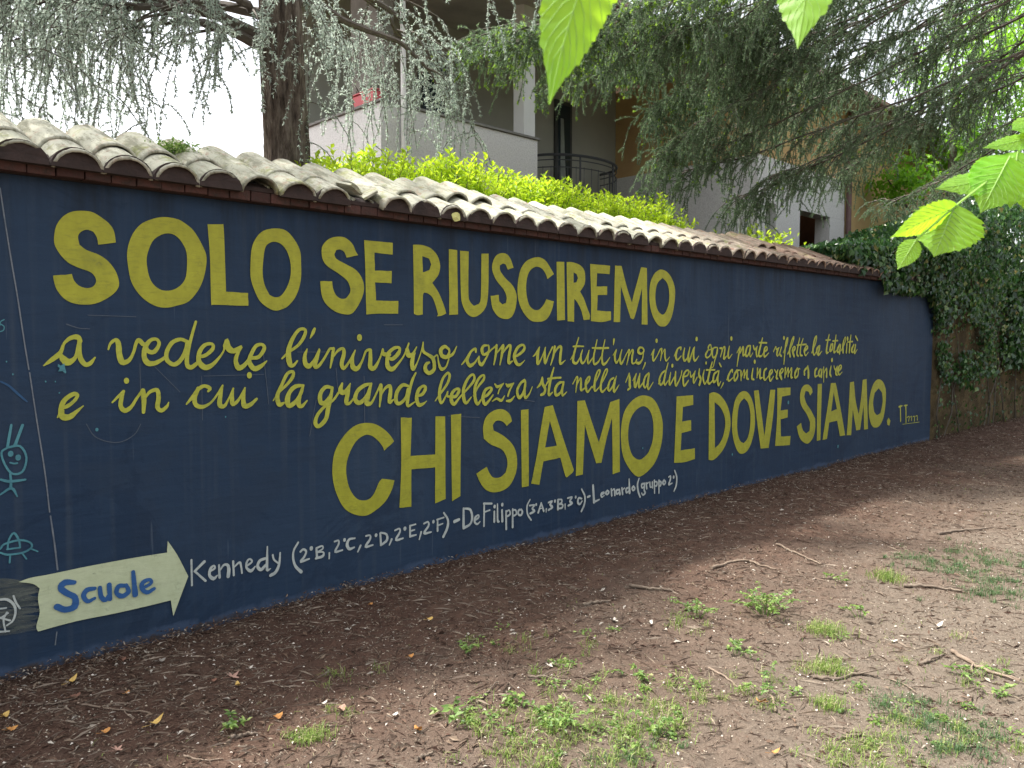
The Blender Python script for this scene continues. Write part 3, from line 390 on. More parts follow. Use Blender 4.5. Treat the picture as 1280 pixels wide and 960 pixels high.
(((7.286,1.389,.0137,),(7.35,1.445,.0216,),(7.32,1.366,.0259,),(7.29,1.253,.0152,),),((7.352,1.388,.0187,),(7.406,1.451,.0193,),(7.407,1.41,.0359,),(7.409,1.359,.0241,),(7.465,1.387,.0119,),),((7.542,1.461,.0131,),(7.485,1.444,.0254,),(7.454,1.375,.0362,),(7.489,1.352,.022,),(7.544,1.409,.0251,),(7.549,1.455,.0229,),),((7.549,1.455,.0227,),(7.537,1.397,.0275,),(7.553,1.345,.0169,),(7.602,1.385,.0105,),),((7.611,1.455,.024,),(7.636,1.419,.0235,),(7.694,1.448,.0151,),),((7.682,1.436,.0231,),(7.672,1.396,.0329,),(7.686,1.342,.0197,),(7.731,1.383,.0147,),),((7.797,1.536,.0179,),(7.753,1.442,.0315,),(7.72,1.36,.032,),(7.78,1.347,.0186,),(7.827,1.388,.0149,),),((7.728,1.489,.0188,),(7.889,1.486,.0191,),),((7.827,1.388,.0175,),(7.898,1.416,.0274,),(7.885,1.446,.0143,),(7.838,1.417,.0321,),(7.841,1.34,.0247,),(7.937,1.38,.009,),),),
(((8.048,1.391,.0165,),(8.096,1.445,.0147,),(8.109,1.414,.0201,),(8.172,1.432,.0139,),),((8.16,1.426,.0219,),(8.123,1.377,.0348,),(8.138,1.341,.0146,),(8.187,1.377,.0147,),),((8.223,1.437,.0192,),(8.188,1.364,.0306,),(8.227,1.339,.0202,),),((8.275,1.54,.0414,),(8.276,1.536,.0414,),),((8.264,1.376,.0172,),(8.339,1.461,.0235,),(8.362,1.535,.0297,),(8.324,1.498,.0246,),(8.302,1.4,.031,),(8.282,1.252,.0181,),),((8.369,1.362,.0216,),(8.47,1.473,.023,),(8.507,1.548,.0253,),(8.455,1.51,.0234,),(8.407,1.398,.0367,),(8.423,1.336,.036,),),((8.475,1.373,.0195,),(8.54,1.422,.0297,),(8.512,1.441,.0153,),(8.474,1.398,.0374,),(8.517,1.334,.0322,),),((8.644,1.535,.0181,),(8.607,1.447,.0263,),(8.583,1.358,.0322,),(8.625,1.332,.0175,),),((8.727,1.529,.0173,),(8.675,1.446,.0266,),(8.666,1.351,.0307,),(8.722,1.337,.0137,),),((8.579,1.457,.0177,),(8.805,1.464,.0206,),),((8.762,1.381,.0178,),(8.844,1.425,.0283,),(8.815,1.445,.0159,),(8.761,1.394,.0387,),(8.792,1.336,.019,),(8.861,1.374,.0109,),),),
(((8.961,1.366,.0193,),(9.057,1.482,.0261,),(9.077,1.554,.0242,),(9.026,1.522,.0313,),(8.988,1.405,.0406,),(9.02,1.339,.0236,),(9.077,1.377,.0162,),),((9.147,1.442,.0244,),(9.09,1.403,.0392,),(9.108,1.344,.0226,),(9.15,1.39,.0271,),(9.162,1.442,.0292,),),((9.162,1.436,.0286,),(9.129,1.337,.0298,),(9.225,1.382,.0108,),),),
(((9.412,1.574,.0231,),(9.371,1.481,.0356,),(9.347,1.367,.0408,),(9.408,1.366,.0108,),),((9.324,1.51,.0188,),(9.446,1.514,.0189,),),((9.465,1.453,.0353,),(9.438,1.386,.0376,),(9.499,1.399,.0293,),(9.512,1.46,.0326,),(9.465,1.453,.0142,),),((9.6,1.568,.0217,),(9.574,1.466,.0371,),(9.548,1.364,.0327,),(9.626,1.384,.0125,),),((9.509,1.5,.019,),(9.651,1.504,.0192,),),((9.702,1.452,.0313,),(9.642,1.384,.0445,),(9.691,1.369,.0225,),(9.735,1.451,.0295,),),((9.735,1.444,.0315,),(9.708,1.349,.0377,),),((9.755,1.382,.0204,),(9.863,1.492,.0232,),(9.859,1.548,.0148,),(9.799,1.465,.038,),(9.805,1.361,.0391,),),((9.914,1.464,.0331,),(9.903,1.36,.0397,),),((9.926,1.529,.053,),(9.927,1.524,.053,),),((10.024,1.569,.023,),(9.997,1.464,.0398,),(9.986,1.359,.0401,),),((9.929,1.485,.0197,),(10.08,1.491,.0199,),),((10.116,1.449,.0316,),(10.052,1.386,.0472,),(10.105,1.357,.0209,),(10.167,1.448,.0297,),),((10.168,1.441,.0334,),(10.14,1.342,.0299,),(10.223,1.391,.011,),),((10.161,1.555,.0275,),(10.226,1.508,.0276,),),),
(((1.102,1.171,.0062,),(1.12,1.197,.0254,),(1.115,1.208,.015,),),((1.12,1.214,.0165,),(1.148,1.223,.0175,),(1.179,1.249,.016,),(1.19,1.273,.0164,),(1.17,1.277,.021,),(1.134,1.251,.0221,),(1.118,1.214,.023,),(1.122,1.175,.0297,),(1.152,1.17,.0279,),(1.183,1.193,.0164,),(1.214,1.219,.0055,),),),
(((1.346,1.228,.0079,),(1.374,1.255,.0136,),(1.4,1.28,.0148,),),((1.399,1.277,.0133,),(1.39,1.249,.0199,),(1.384,1.209,.0207,),(1.402,1.184,.0243,),(1.433,1.2,.0185,),(1.463,1.245,.0138,),(1.486,1.273,.0163,),),((1.415,1.335,.0243,),(1.415,1.329,.0243,),),((1.492,1.279,.0238,),(1.496,1.231,.0239,),(1.492,1.17,.0171,),),((1.502,1.243,.0117,),(1.526,1.271,.0166,),(1.561,1.279,.0211,),(1.568,1.239,.0221,),(1.561,1.192,.0231,),(1.581,1.173,.0216,),(1.608,1.192,.0158,),(1.618,1.213,.006,),),),
(((1.711,1.198,.0087,),(1.746,1.236,.02,),(1.778,1.275,.0201,),(1.809,1.289,.0187,),(1.838,1.275,.0201,),(1.828,1.26,.0128,),),((1.775,1.278,.0201,),(1.755,1.229,.0237,),(1.76,1.192,.0244,),(1.794,1.178,.0212,),(1.839,1.197,.0128,),(1.879,1.242,.0117,),(1.906,1.285,.0104,),),((1.909,1.288,.0092,),(1.895,1.235,.0222,),(1.89,1.184,.0281,),(1.916,1.176,.0196,),(1.943,1.219,.0106,),(1.968,1.269,.0107,),),((1.966,1.266,.0107,),(1.96,1.218,.0226,),(1.963,1.183,.0241,),(1.996,1.204,.0161,),(2.035,1.269,.0095,),),((2.034,1.266,.0109,),(2.024,1.215,.0244,),(2.03,1.17,.0286,),(2.064,1.174,.0241,),(2.102,1.204,.015,),),((2.062,1.341,.0288,),(2.062,1.334,.0288,),),),
(((2.204,1.189,.0071,),(2.24,1.234,.0142,),(2.292,1.278,.0171,),(2.326,1.317,.022,),(2.331,1.348,.0179,),(2.294,1.339,.0199,),(2.256,1.273,.0203,),(2.229,1.215,.0261,),(2.239,1.164,.0273,),(2.268,1.172,.0137,),),((2.397,1.267,.0137,),(2.344,1.263,.025,),(2.306,1.231,.0263,),(2.291,1.184,.0339,),(2.305,1.153,.0283,),(2.35,1.181,.0248,),(2.381,1.227,.0211,),(2.393,1.267,.0152,),),((2.393,1.267,.0121,),(2.373,1.214,.0227,),(2.361,1.167,.0314,),(2.38,1.145,.0235,),(2.418,1.177,.0088,),),),
(((2.588,1.245,.0168,),(2.544,1.251,.0231,),(2.508,1.214,.0282,),(2.507,1.165,.0288,),(2.535,1.157,.0263,),(2.575,1.197,.0221,),(2.588,1.245,.0177,),),((2.592,1.245,.0129,),(2.575,1.176,.0241,),(2.558,1.12,.0289,),(2.541,1.059,.0285,),(2.493,1.02,.0257,),(2.47,1.043,.0263,),(2.487,1.09,.0217,),(2.535,1.136,.0196,),(2.591,1.168,.0153,),(2.632,1.215,.0157,),),((2.658,1.267,.0147,),(2.645,1.228,.0337,),(2.673,1.213,.027,),(2.715,1.264,.0096,),),((2.711,1.254,.0116,),(2.698,1.212,.0266,),(2.685,1.155,.0313,),(2.705,1.143,.0178,),(2.739,1.174,.0127,),),((2.869,1.258,.0118,),(2.817,1.249,.0243,),(2.765,1.216,.0261,),(2.748,1.166,.0299,),(2.781,1.143,.0281,),(2.833,1.183,.0251,),(2.864,1.255,.0172,),),((2.869,1.258,.0139,),(2.846,1.19,.0277,),(2.833,1.14,.0382,),(2.867,1.138,.0195,),(2.903,1.194,.0137,),(2.93,1.237,.0172,),),((2.939,1.243,.0289,),(2.938,1.189,.0229,),(2.928,1.111,.0107,),),((2.934,1.177,.0102,),(2.973,1.226,.0184,),(3.008,1.237,.0242,),(3.012,1.199,.0296,),(3.003,1.135,.0281,),(3.035,1.149,.0096,),),((3.155,1.231,.0156,),(3.107,1.239,.0245,),(3.063,1.196,.0294,),(3.054,1.139,.0293,),(3.082,1.121,.0239,),(3.13,1.154,.0216,),(3.15,1.211,.0208,),),((3.214,1.313,.0142,),(3.187,1.269,.0208,),(3.163,1.204,.0242,),(3.146,1.14,.0291,),(3.149,1.101,.0196,),(3.203,1.124,.0085,),),((3.219,1.162,.0162,),(3.269,1.173,.0236,),(3.294,1.211,.0252,),(3.274,1.226,.0176,),(3.236,1.201,.0269,),(3.219,1.149,.0296,),(3.235,1.105,.0285,),(3.269,1.107,.0194,),(3.302,1.125,.0058,),),),
(((3.379,1.12,.0064,),(3.422,1.165,.0161,),(3.484,1.23,.0201,),(3.506,1.284,.0231,),(3.489,1.305,.017,),(3.445,1.266,.0217,),(3.418,1.192,.026,),(3.418,1.132,.0273,),(3.435,1.104,.019,),(3.475,1.156,.0118,),(3.488,1.182,.0105,),(3.483,1.149,.0167,),(3.505,1.144,.0137,),),((3.519,1.14,.018,),(3.563,1.144,.0233,),(3.591,1.184,.0254,),(3.564,1.192,.0187,),(3.528,1.167,.0275,),(3.519,1.119,.0314,),(3.545,1.09,.0253,),(3.59,1.129,.0164,),(3.618,1.155,.01,),),((3.622,1.155,.0162,),(3.673,1.194,.0165,),(3.729,1.248,.0236,),(3.72,1.287,.0171,),(3.674,1.264,.0218,),(3.632,1.196,.0273,),(3.631,1.127,.0305,),(3.654,1.091,.0225,),(3.701,1.13,.0083,),),((3.723,1.137,.0147,),(3.767,1.2,.0176,),(3.819,1.249,.0233,),(3.819,1.279,.0158,),(3.776,1.261,.0202,),(3.737,1.201,.0257,),(3.736,1.124,.0289,),(3.758,1.077,.0234,),(3.793,1.108,.0141,),),((3.801,1.12,.0166,),(3.854,1.137,.0223,),(3.895,1.174,.0246,),(3.877,1.188,.0159,),(3.832,1.171,.0257,),(3.81,1.12,.0299,),(3.828,1.073,.0261,),(3.863,1.091,.0202,),(3.908,1.134,.0114,),),((3.926,1.212,.0103,),(3.953,1.191,.0225,),(4.013,1.212,.0071,),),((4.013,1.212,.0099,),(3.972,1.171,.0136,),(3.958,1.142,.0124,),),((3.899,1.089,.0072,),(3.944,1.106,.0173,),(3.99,1.09,.0221,),(4.022,1.122,.0083,),),((4.036,1.208,.0102,),(4.059,1.194,.0283,),(4.116,1.211,.0086,),),((4.111,1.208,.0122,),(4.073,1.159,.016,),(4.055,1.12,.0164,),),((4.041,1.084,.0148,),(4.083,1.085,.0236,),(4.125,1.116,.0081,),),((4.226,1.227,.023,),(4.187,1.208,.022,),(4.149,1.156,.0248,),(4.168,1.101,.026,),(4.206,1.126,.0232,),(4.231,1.179,.0211,),(4.235,1.213,.0195,),),((4.235,1.22,.0175,),(4.226,1.152,.0252,),(4.235,1.097,.0239,),(4.275,1.122,.0142,),(4.309,1.176,.0075,),),),
(((4.369,1.166,.0102,),(4.404,1.193,.0224,),(4.424,1.241,.0158,),),((4.424,1.237,.0202,),(4.429,1.192,.0291,),(4.455,1.156,.028,),(4.445,1.121,.0255,),(4.409,1.109,.0198,),),((4.455,1.17,.0111,),(4.496,1.217,.0186,),),((4.552,1.311,.0141,),(4.527,1.251,.0245,),(4.501,1.168,.0268,),(4.496,1.104,.023,),(4.538,1.123,.0097,),),((4.485,1.228,.017,),(4.558,1.232,.0171,),(4.632,1.233,.0158,),),((4.659,1.197,.0146,),(4.611,1.191,.0231,),(4.569,1.15,.0288,),(4.574,1.1,.026,),(4.622,1.112,.0214,),(4.654,1.161,.0206,),(4.664,1.196,.0191,),),((4.662,1.189,.0191,),(4.648,1.14,.0257,),(4.654,1.093,.021,),(4.702,1.119,.0068,),),),
(((4.776,1.177,.0094,),(4.823,1.231,.0154,),(4.834,1.216,.0213,),(4.824,1.175,.019,),(4.811,1.109,.0085,),),((4.824,1.168,.0095,),(4.871,1.222,.0143,),(4.875,1.173,.0257,),(4.877,1.123,.0217,),(4.931,1.142,.0125,),),((4.926,1.156,.0164,),(4.974,1.197,.0197,),(4.985,1.228,.0138,),(4.952,1.215,.0192,),(4.931,1.17,.0282,),(4.953,1.106,.0219,),(5.008,1.146,.0126,),),((5.019,1.138,.0141,),(5.085,1.221,.0165,),(5.113,1.271,.0203,),(5.085,1.272,.0151,),(5.052,1.215,.0241,),(5.041,1.137,.0267,),(5.053,1.108,.0157,),(5.097,1.135,.0105,),),((5.108,1.141,.0141,),(5.176,1.218,.0166,),(5.209,1.275,.0184,),(5.181,1.276,.0155,),(5.142,1.212,.0242,),(5.12,1.134,.0294,),(5.143,1.097,.0202,),(5.2,1.13,.0125,),),((5.292,1.207,.0169,),(5.245,1.187,.0202,),(5.217,1.129,.0278,),(5.235,1.103,.0199,),(5.281,1.141,.0191,),(5.304,1.192,.0159,),),((5.327,1.22,.0092,),(5.298,1.148,.0281,),(5.299,1.089,.022,),(5.363,1.145,.008,),),),
(((5.459,1.163,.0112,),(5.507,1.237,.0158,),),((5.507,1.233,.017,),(5.514,1.184,.0318,),(5.514,1.139,.0317,),(5.521,1.116,.0231,),(5.49,1.098,.0186,),),((5.557,1.175,.011,),(5.606,1.233,.011,),),((5.604,1.23,.0146,),(5.582,1.174,.0274,),(5.595,1.116,.0263,),(5.656,1.232,.0119,),),((5.654,1.224,.0151,),(5.645,1.171,.0278,),(5.646,1.11,.0204,),(5.708,1.154,.012,),),((5.784,1.231,.0177,),(5.733,1.199,.0228,),(5.709,1.138,.0281,),(5.735,1.106,.0179,),(5.773,1.151,.0222,),(5.791,1.22,.018,),),((5.791,1.227,.018,),(5.772,1.159,.0285,),(5.78,1.089,.0201,),(5.851,1.148,.0086,),),),
(((6.047,1.247,.0149,),(5.986,1.221,.022,),(5.947,1.16,.0268,),(5.975,1.119,.0197,),(6.028,1.172,.0228,),(6.047,1.243,.0215,),),((5.934,1.129,.0094,),(5.961,1.159,.0164,),),((6.08,1.313,.0132,),(6.047,1.235,.0212,),(6.021,1.157,.0299,),(6.036,1.117,.019,),(6.083,1.154,.0132,),),((6.123,1.225,.0136,),(6.104,1.162,.0276,),(6.111,1.114,.0212,),(6.18,1.183,.0142,),),((6.147,1.29,.0334,),(6.147,1.285,.0334,),),((6.2,1.23,.0197,),(6.194,1.166,.0308,),(6.209,1.101,.0236,),(6.279,1.179,.0156,),(6.299,1.235,.0167,),),((6.322,1.178,.0121,),(6.394,1.192,.019,),(6.415,1.232,.0175,),(6.364,1.233,.0189,),(6.322,1.178,.0315,),(6.338,1.096,.0251,),(6.409,1.142,.0153,),),((6.437,1.223,.0169,),(6.453,1.173,.0184,),(6.526,1.229,.0092,),),((6.518,1.221,.0172,),(6.497,1.172,.0296,),(6.499,1.114,.0182,),(6.557,1.17,.0124,),),((6.593,1.243,.0182,),(6.587,1.185,.035,),(6.618,1.151,.0332,),(6.596,1.097,.0323,),),((6.677,1.233,.015,),(6.656,1.166,.0274,),(6.688,1.098,.0191,),(6.741,1.146,.0127,),),((6.706,1.301,.0278,),(6.706,1.297,.0278,),),((6.815,1.305,.0178,),(6.778,1.23,.0301,),(6.741,1.129,.0312,),(6.773,1.098,.0207,),(6.835,1.134,.0113,),),((6.708,1.232,.0168,),(6.864,1.229,.0154,),),((6.921,1.217,.0148,),(6.85,1.185,.0274,),(6.836,1.117,.0311,),(6.883,1.124,.0199,),(6.929,1.191,.0202,),),((6.937,1.216,.019,),(6.915,1.14,.0321,),(6.933,1.075,.0241,),(6.972,1.112,.0106,),),((6.943,1.289,.0222,),(6.976,1.258,.0173,),),((7.021,1.093,.0193,),(6.974,1.043,.0082,),),),
(((7.099,1.123,.0149,),(7.161,1.2,.0209,),(7.204,1.221,.0158,),(7.2,1.198,.0216,),),((7.161,1.2,.0228,),(7.12,1.145,.034,),(7.143,1.11,.0203,),(7.217,1.141,.0112,),),((7.292,1.213,.0248,),(7.238,1.163,.0338,),(7.251,1.106,.0233,),(7.305,1.15,.0249,),(7.303,1.207,.0188,),(7.358,1.211,.0094,),),((7.37,1.193,.0312,),(7.373,1.107,.0179,),),((7.383,1.147,.0156,),(7.436,1.214,.017,),(7.432,1.134,.0226,),),((7.439,1.145,.0157,),(7.493,1.213,.0173,),(7.485,1.132,.0352,),(7.52,1.113,.0171,),),((7.608,1.221,.0185,),(7.588,1.128,.0361,),(7.636,1.103,.0144,),),((7.64,1.293,.042,),(7.641,1.288,.042,),),((7.702,1.218,.0284,),(7.693,1.124,.0189,),),((7.704,1.148,.0163,),(7.761,1.217,.0205,),(7.753,1.122,.0341,),(7.813,1.12,.0095,),),((7.894,1.213,.0219,),(7.846,1.191,.0309,),(7.837,1.119,.0371,),(7.874,1.094,.0208,),(7.946,1.139,.0139,),),((7.946,1.127,.0174,),(8.019,1.173,.0255,),(8.005,1.198,.0129,),(7.957,1.163,.0389,),(7.973,1.078,.0257,),(8.046,1.124,.0141,),),((8.068,1.196,.0178,),(8.107,1.165,.022,),(8.144,1.194,.0153,),),((8.139,1.188,.0196,),(8.109,1.11,.0351,),(8.148,1.096,.0137,),),((8.172,1.132,.0169,),(8.26,1.178,.0263,),(8.233,1.204,.0144,),(8.183,1.156,.041,),(8.224,1.093,.0352,),),((8.311,1.202,.0366,),(8.302,1.103,.0209,),),((8.326,1.139,.0183,),(8.376,1.206,.0224,),(8.375,1.113,.0264,),),((8.391,1.149,.0163,),(8.455,1.204,.025,),(8.446,1.11,.0409,),(8.487,1.096,.0113,),),((8.591,1.194,.0301,),(8.539,1.145,.0406,),(8.541,1.094,.0266,),(8.608,1.117,.0279,),(8.618,1.187,.0238,),(8.66,1.186,.0076,),),),
(((8.855,1.199,.0256,),(8.786,1.163,.0328,),(8.788,1.124,.0393,),),((8.868,1.212,.0275,),(8.886,1.147,.0449,),(8.888,1.088,.0456,),),),
(((9.101,1.18,.0273,),(9.059,1.155,.039,),(9.062,1.089,.031,),(9.135,1.099,.0114,),),((9.191,1.164,.0323,),(9.148,1.125,.0415,),(9.195,1.084,.0248,),(9.236,1.163,.0279,),),((9.236,1.156,.03,),(9.225,1.083,.042,),),((9.28,1.188,.0242,),(9.289,1.014,.0182,),),((9.284,1.121,.0172,),(9.357,1.173,.0251,),(9.362,1.078,.0428,),),((9.479,1.196,.0242,),(9.452,1.116,.0434,),(9.486,1.074,.025,),),((9.5,1.273,.0499,),(9.5,1.268,.0499,),),((9.558,1.194,.0253,),(9.591,1.152,.0218,),(9.653,1.192,.0173,),),((9.647,1.185,.0238,),(9.61,1.111,.0441,),(9.659,1.082,.0153,),),((9.673,1.123,.0207,),(9.766,1.175,.0337,),(9.732,1.204,.0163,),(9.671,1.15,.0508,),(9.707,1.087,.0239,),(9.792,1.119,.0091,),),)]
NAMES=[(((1.717,.3679,.0108,),(1.717,.2313,.0108,),),((1.786,.345,.016,),(1.733,.3038,.0133,),),((1.733,.3038,.011,),(1.79,.2398,.0123,),),((1.81,.2849,.0106,),(1.841,.2969,.0123,),(1.838,.3129,.0097,),(1.819,.3014,.0147,),(1.812,.2658,.0154,),(1.834,.2427,.0194,),(1.856,.2566,.0068,),),((1.866,.3103,.0113,),(1.868,.2415,.0138,),),((1.869,.2787,.0082,),(1.892,.3052,.0122,),(1.914,.3007,.0162,),(1.92,.2744,.0191,),(1.916,.2376,.0196,),),((1.946,.3161,.0116,),(1.948,.2371,.0116,),),((1.949,.281,.0083,),(1.982,.3027,.0128,),(1.991,.2787,.0113,),(1.995,.2398,.0103,),),((2.021,.2726,.0112,),(2.055,.2914,.0114,),(2.042,.31,.01,),(2.025,.2974,.0127,),(2.021,.2663,.0123,),(2.047,.2417,.0192,),(2.074,.2618,.0072,),),((2.136,.2946,.015,),(2.102,.2884,.0173,),(2.088,.259,.0172,),(2.108,.2356,.0195,),(2.135,.2558,.0146,),),((2.149,.3602,.0083,),(2.146,.2926,.0138,),(2.145,.2278,.0168,),(2.166,.2301,.0054,),),((2.181,.3053,.012,),(2.188,.2779,.0113,),(2.212,.2535,.0099,),),((2.227,.3096,.0101,),(2.219,.2455,.0147,),(2.197,.204,.0195,),(2.165,.1911,.0187,),),),
(((2.346,.3469,.0123,),(2.317,.3058,.0122,),(2.312,.26,.0142,),(2.326,.2106,.0157,),(2.362,.1696,.0204,),),((2.36,.2908,.0135,),(2.379,.3007,.0132,),(2.397,.2838,.0132,),(2.382,.2531,.0141,),(2.359,.2307,.0152,),(2.415,.2365,.0113,),),((2.431,.2988,.0225,),(2.431,.2939,.0225,),),((2.465,.2913,.0135,),(2.468,.2363,.015,),),((2.465,.2913,.0129,),(2.503,.2979,.0106,),(2.507,.2801,.0096,),(2.472,.2661,.012,),),((2.472,.2661,.0107,),(2.51,.2589,.0105,),(2.506,.2357,.0171,),(2.46,.231,.0142,),),((2.552,.2462,.011,),(2.55,.2121,.0094,),),),
(((2.591,.3082,.0115,),(2.618,.3101,.0107,),(2.618,.2858,.0132,),(2.594,.2452,.0152,),(2.645,.2458,.01,),),((2.661,.308,.0193,),(2.661,.304,.0193,),),((2.735,.3031,.0115,),(2.695,.3034,.0159,),(2.678,.2748,.021,),(2.694,.2437,.0188,),(2.73,.2475,.0103,),),((2.776,.2497,.0139,),(2.755,.2145,.0104,),),),
(((2.818,.3027,.0115,),(2.848,.301,.0113,),(2.847,.276,.0158,),(2.813,.2356,.0165,),(2.868,.2362,.0103,),),((2.893,.2966,.0206,),(2.893,.2925,.0206,),),((2.925,.302,.0136,),(2.93,.2248,.0171,),),((2.929,.3049,.0112,),(2.972,.2864,.0148,),(2.976,.2492,.0182,),(2.937,.2272,.0152,),),((3.012,.2465,.0165,),(2.994,.2131,.0092,),),),
(((3.041,.3001,.0125,),(3.075,.3056,.0114,),(3.079,.2826,.0149,),(3.047,.2364,.0174,),(3.104,.2374,.0107,),),((3.12,.3002,.0237,),(3.12,.2956,.0237,),),((3.161,.3096,.0147,),(3.161,.2385,.0166,),),((3.161,.3096,.0124,),(3.208,.3131,.0094,),),((3.166,.2751,.0124,),(3.198,.2771,.0094,),),((3.161,.24,.0154,),(3.209,.2413,.0109,),),((3.252,.2527,.0156,),(3.235,.2064,.0097,),),),
(((3.278,.3052,.013,),(3.312,.3112,.0119,),(3.316,.2837,.0158,),(3.278,.2407,.0188,),(3.338,.2378,.0109,),),((3.358,.3071,.0213,),(3.358,.3031,.0213,),),((3.394,.3131,.0137,),(3.393,.236,.0157,),),((3.389,.3139,.0129,),(3.448,.3199,.0114,),),((3.394,.273,.0131,),(3.438,.2788,.0099,),),((3.448,.3509,.0137,),(3.483,.2987,.017,),(3.478,.2449,.0206,),(3.442,.1887,.0204,),),),
(((3.545,.2755,.0241,),(3.586,.2829,.0197,),),),
(((3.628,.3538,.0166,),(3.627,.2162,.0222,),),((3.628,.3538,.0124,),(3.688,.3376,.0179,),(3.707,.2812,.0207,),(3.688,.2344,.018,),(3.627,.2162,.0206,),),((3.73,.2524,.0133,),(3.768,.2678,.015,),(3.764,.2865,.0114,),(3.735,.2731,.019,),(3.73,.2417,.0174,),(3.754,.2234,.0144,),(3.781,.237,.0086,),),((3.822,.3569,.0155,),(3.819,.1981,.0155,),),((3.817,.3612,.0157,),(3.895,.3497,.0144,),),((3.823,.2988,.0123,),(3.875,.3054,.0123,),),((3.92,.2876,.0159,),(3.919,.2144,.0199,),),((3.922,.326,.0238,),(3.922,.3218,.0238,),),((3.95,.338,.012,),(3.951,.2202,.0176,),(3.964,.207,.0158,),),((3.995,.2871,.0161,),(3.998,.2053,.0221,),),((3.997,.3295,.0243,),(3.997,.3252,.0243,),),((4.035,.2734,.0163,),(4.037,.1393,.0184,),),((4.035,.266,.0152,),(4.066,.2761,.0118,),(4.076,.2447,.0167,),(4.04,.2318,.0137,),),((4.102,.2781,.0166,),(4.102,.1432,.0187,),),((4.102,.2706,.0133,),(4.133,.2658,.0131,),(4.139,.235,.0166,),(4.102,.2257,.0134,),),((4.197,.2599,.0107,),(4.165,.261,.0175,),(4.16,.2317,.0167,),(4.186,.22,.0166,),(4.202,.2402,.0194,),(4.191,.2645,.0115,),),),
(((4.293,.3217,.0107,),(4.261,.2768,.0154,),(4.266,.215,.0158,),(4.304,.163,.0143,),),((4.288,.2766,.0138,),(4.342,.2723,.0119,),(4.315,.2495,.0174,),(4.342,.2261,.0176,),(4.293,.2146,.0171,),),((4.359,.2754,.0198,),(4.359,.2721,.0198,),),((4.414,.2772,.0158,),(4.381,.2086,.018,),),((4.414,.2772,.0141,),(4.442,.2108,.0182,),),((4.386,.2348,.008,),(4.431,.2358,.008,),),((4.47,.222,.016,),(4.468,.1989,.0092,),),((4.493,.2695,.015,),(4.538,.2746,.0126,),(4.51,.2513,.0182,),(4.539,.2274,.0187,),(4.493,.2108,.0166,),),((4.567,.2723,.0231,),(4.567,.2685,.0231,),),((4.602,.2733,.0209,),(4.602,.202,.0233,),),((4.602,.2773,.0125,),(4.643,.2714,.0135,),(4.643,.2475,.0152,),(4.608,.2408,.0105,),),((4.608,.2408,.0109,),(4.655,.2298,.0156,),(4.649,.2068,.0175,),(4.602,.2059,.0131,),),((4.684,.2295,.0142,),(4.685,.1894,.0095,),),((4.714,.2732,.0148,),(4.768,.2736,.0134,),(4.738,.2457,.0192,),(4.768,.2252,.0194,),(4.72,.2121,.0165,),),((4.81,.2693,.0219,),(4.81,.2658,.0219,),),((4.884,.2449,.0144,),(4.847,.2542,.0179,),(4.835,.2235,.0232,),(4.86,.2035,.0168,),(4.887,.2241,.0133,),),((4.881,.3228,.0147,),(4.921,.2601,.0188,),(4.916,.1953,.0203,),(4.879,.1435,.0195,),),),
(((4.965,.2457,.0178,),(4.994,.2498,.0179,),),),
(((5.034,.3313,.0226,),(5.048,.1923,.0278,),),((5.048,.1923,.0201,),(5.115,.2035,.0129,),),((5.132,.2388,.0132,),(5.178,.2493,.0157,),(5.165,.2595,.0106,),(5.139,.2463,.021,),(5.145,.2202,.0153,),(5.178,.2282,.0096,),),((5.217,.265,.017,),(5.198,.2466,.0212,),(5.218,.2311,.0143,),(5.238,.2495,.0213,),(5.217,.2675,.0117,),),((5.271,.2705,.0184,),(5.278,.2142,.0211,),),((5.278,.2525,.0103,),(5.311,.265,.0162,),(5.319,.2128,.0212,),),((5.373,.2525,.0148,),(5.339,.2485,.0209,),(5.346,.2175,.0174,),(5.38,.23,.0146,),),((5.38,.2516,.0186,),(5.387,.2118,.0266,),),((5.414,.2599,.0187,),(5.424,.2066,.0214,),),((5.421,.2416,.0111,),(5.449,.2552,.0133,),),((5.505,.2521,.0159,),(5.47,.2437,.0217,),(5.477,.2123,.0177,),(5.512,.225,.0127,),),((5.511,.3253,.014,),(5.52,.2065,.028,),),((5.576,.2558,.017,),(5.555,.2411,.0232,),(5.569,.2172,.0138,),(5.591,.2319,.0232,),(5.573,.258,.0118,),),),
(((5.662,.3109,.0145,),(5.64,.265,.0206,),(5.649,.202,.0216,),(5.679,.1447,.0177,),),((5.736,.2571,.0153,),(5.699,.2529,.0222,),(5.707,.2208,.0145,),(5.743,.2338,.013,),),((5.743,.2561,.018,),(5.737,.199,.0204,),(5.752,.1701,.0207,),(5.715,.1574,.0141,),(5.7,.1773,.0118,),),((5.765,.2577,.0173,),(5.774,.2074,.0202,),),((5.773,.2478,.0115,),(5.795,.2583,.0139,),),((5.818,.2554,.0202,),(5.826,.2139,.0159,),(5.856,.2144,.0112,),),((5.855,.2551,.018,),(5.859,.205,.021,),),((5.885,.2648,.0212,),(5.89,.151,.0152,),),((5.886,.2557,.0125,),(5.924,.2463,.0167,),(5.92,.2151,.0191,),(5.889,.2146,.0094,),),((5.954,.2561,.0216,),(5.956,.1419,.0154,),),((5.954,.2515,.0112,),(5.986,.2384,.0187,),(5.978,.2074,.0197,),(5.955,.2077,.0093,),),((6.032,.2508,.0199,),(6.012,.2304,.0249,),(6.033,.2094,.015,),(6.053,.2298,.022,),(6.032,.2526,.0119,),),((6.103,.2696,.0143,),(6.134,.2749,.0151,),(6.127,.2388,.0224,),(6.104,.2001,.0186,),(6.16,.2068,.0121,),),((6.183,.2617,.029,),(6.183,.2577,.029,),),((6.198,.3183,.0169,),(6.231,.2537,.022,),(6.225,.1797,.023,),(6.189,.1285,.0155,),),)]
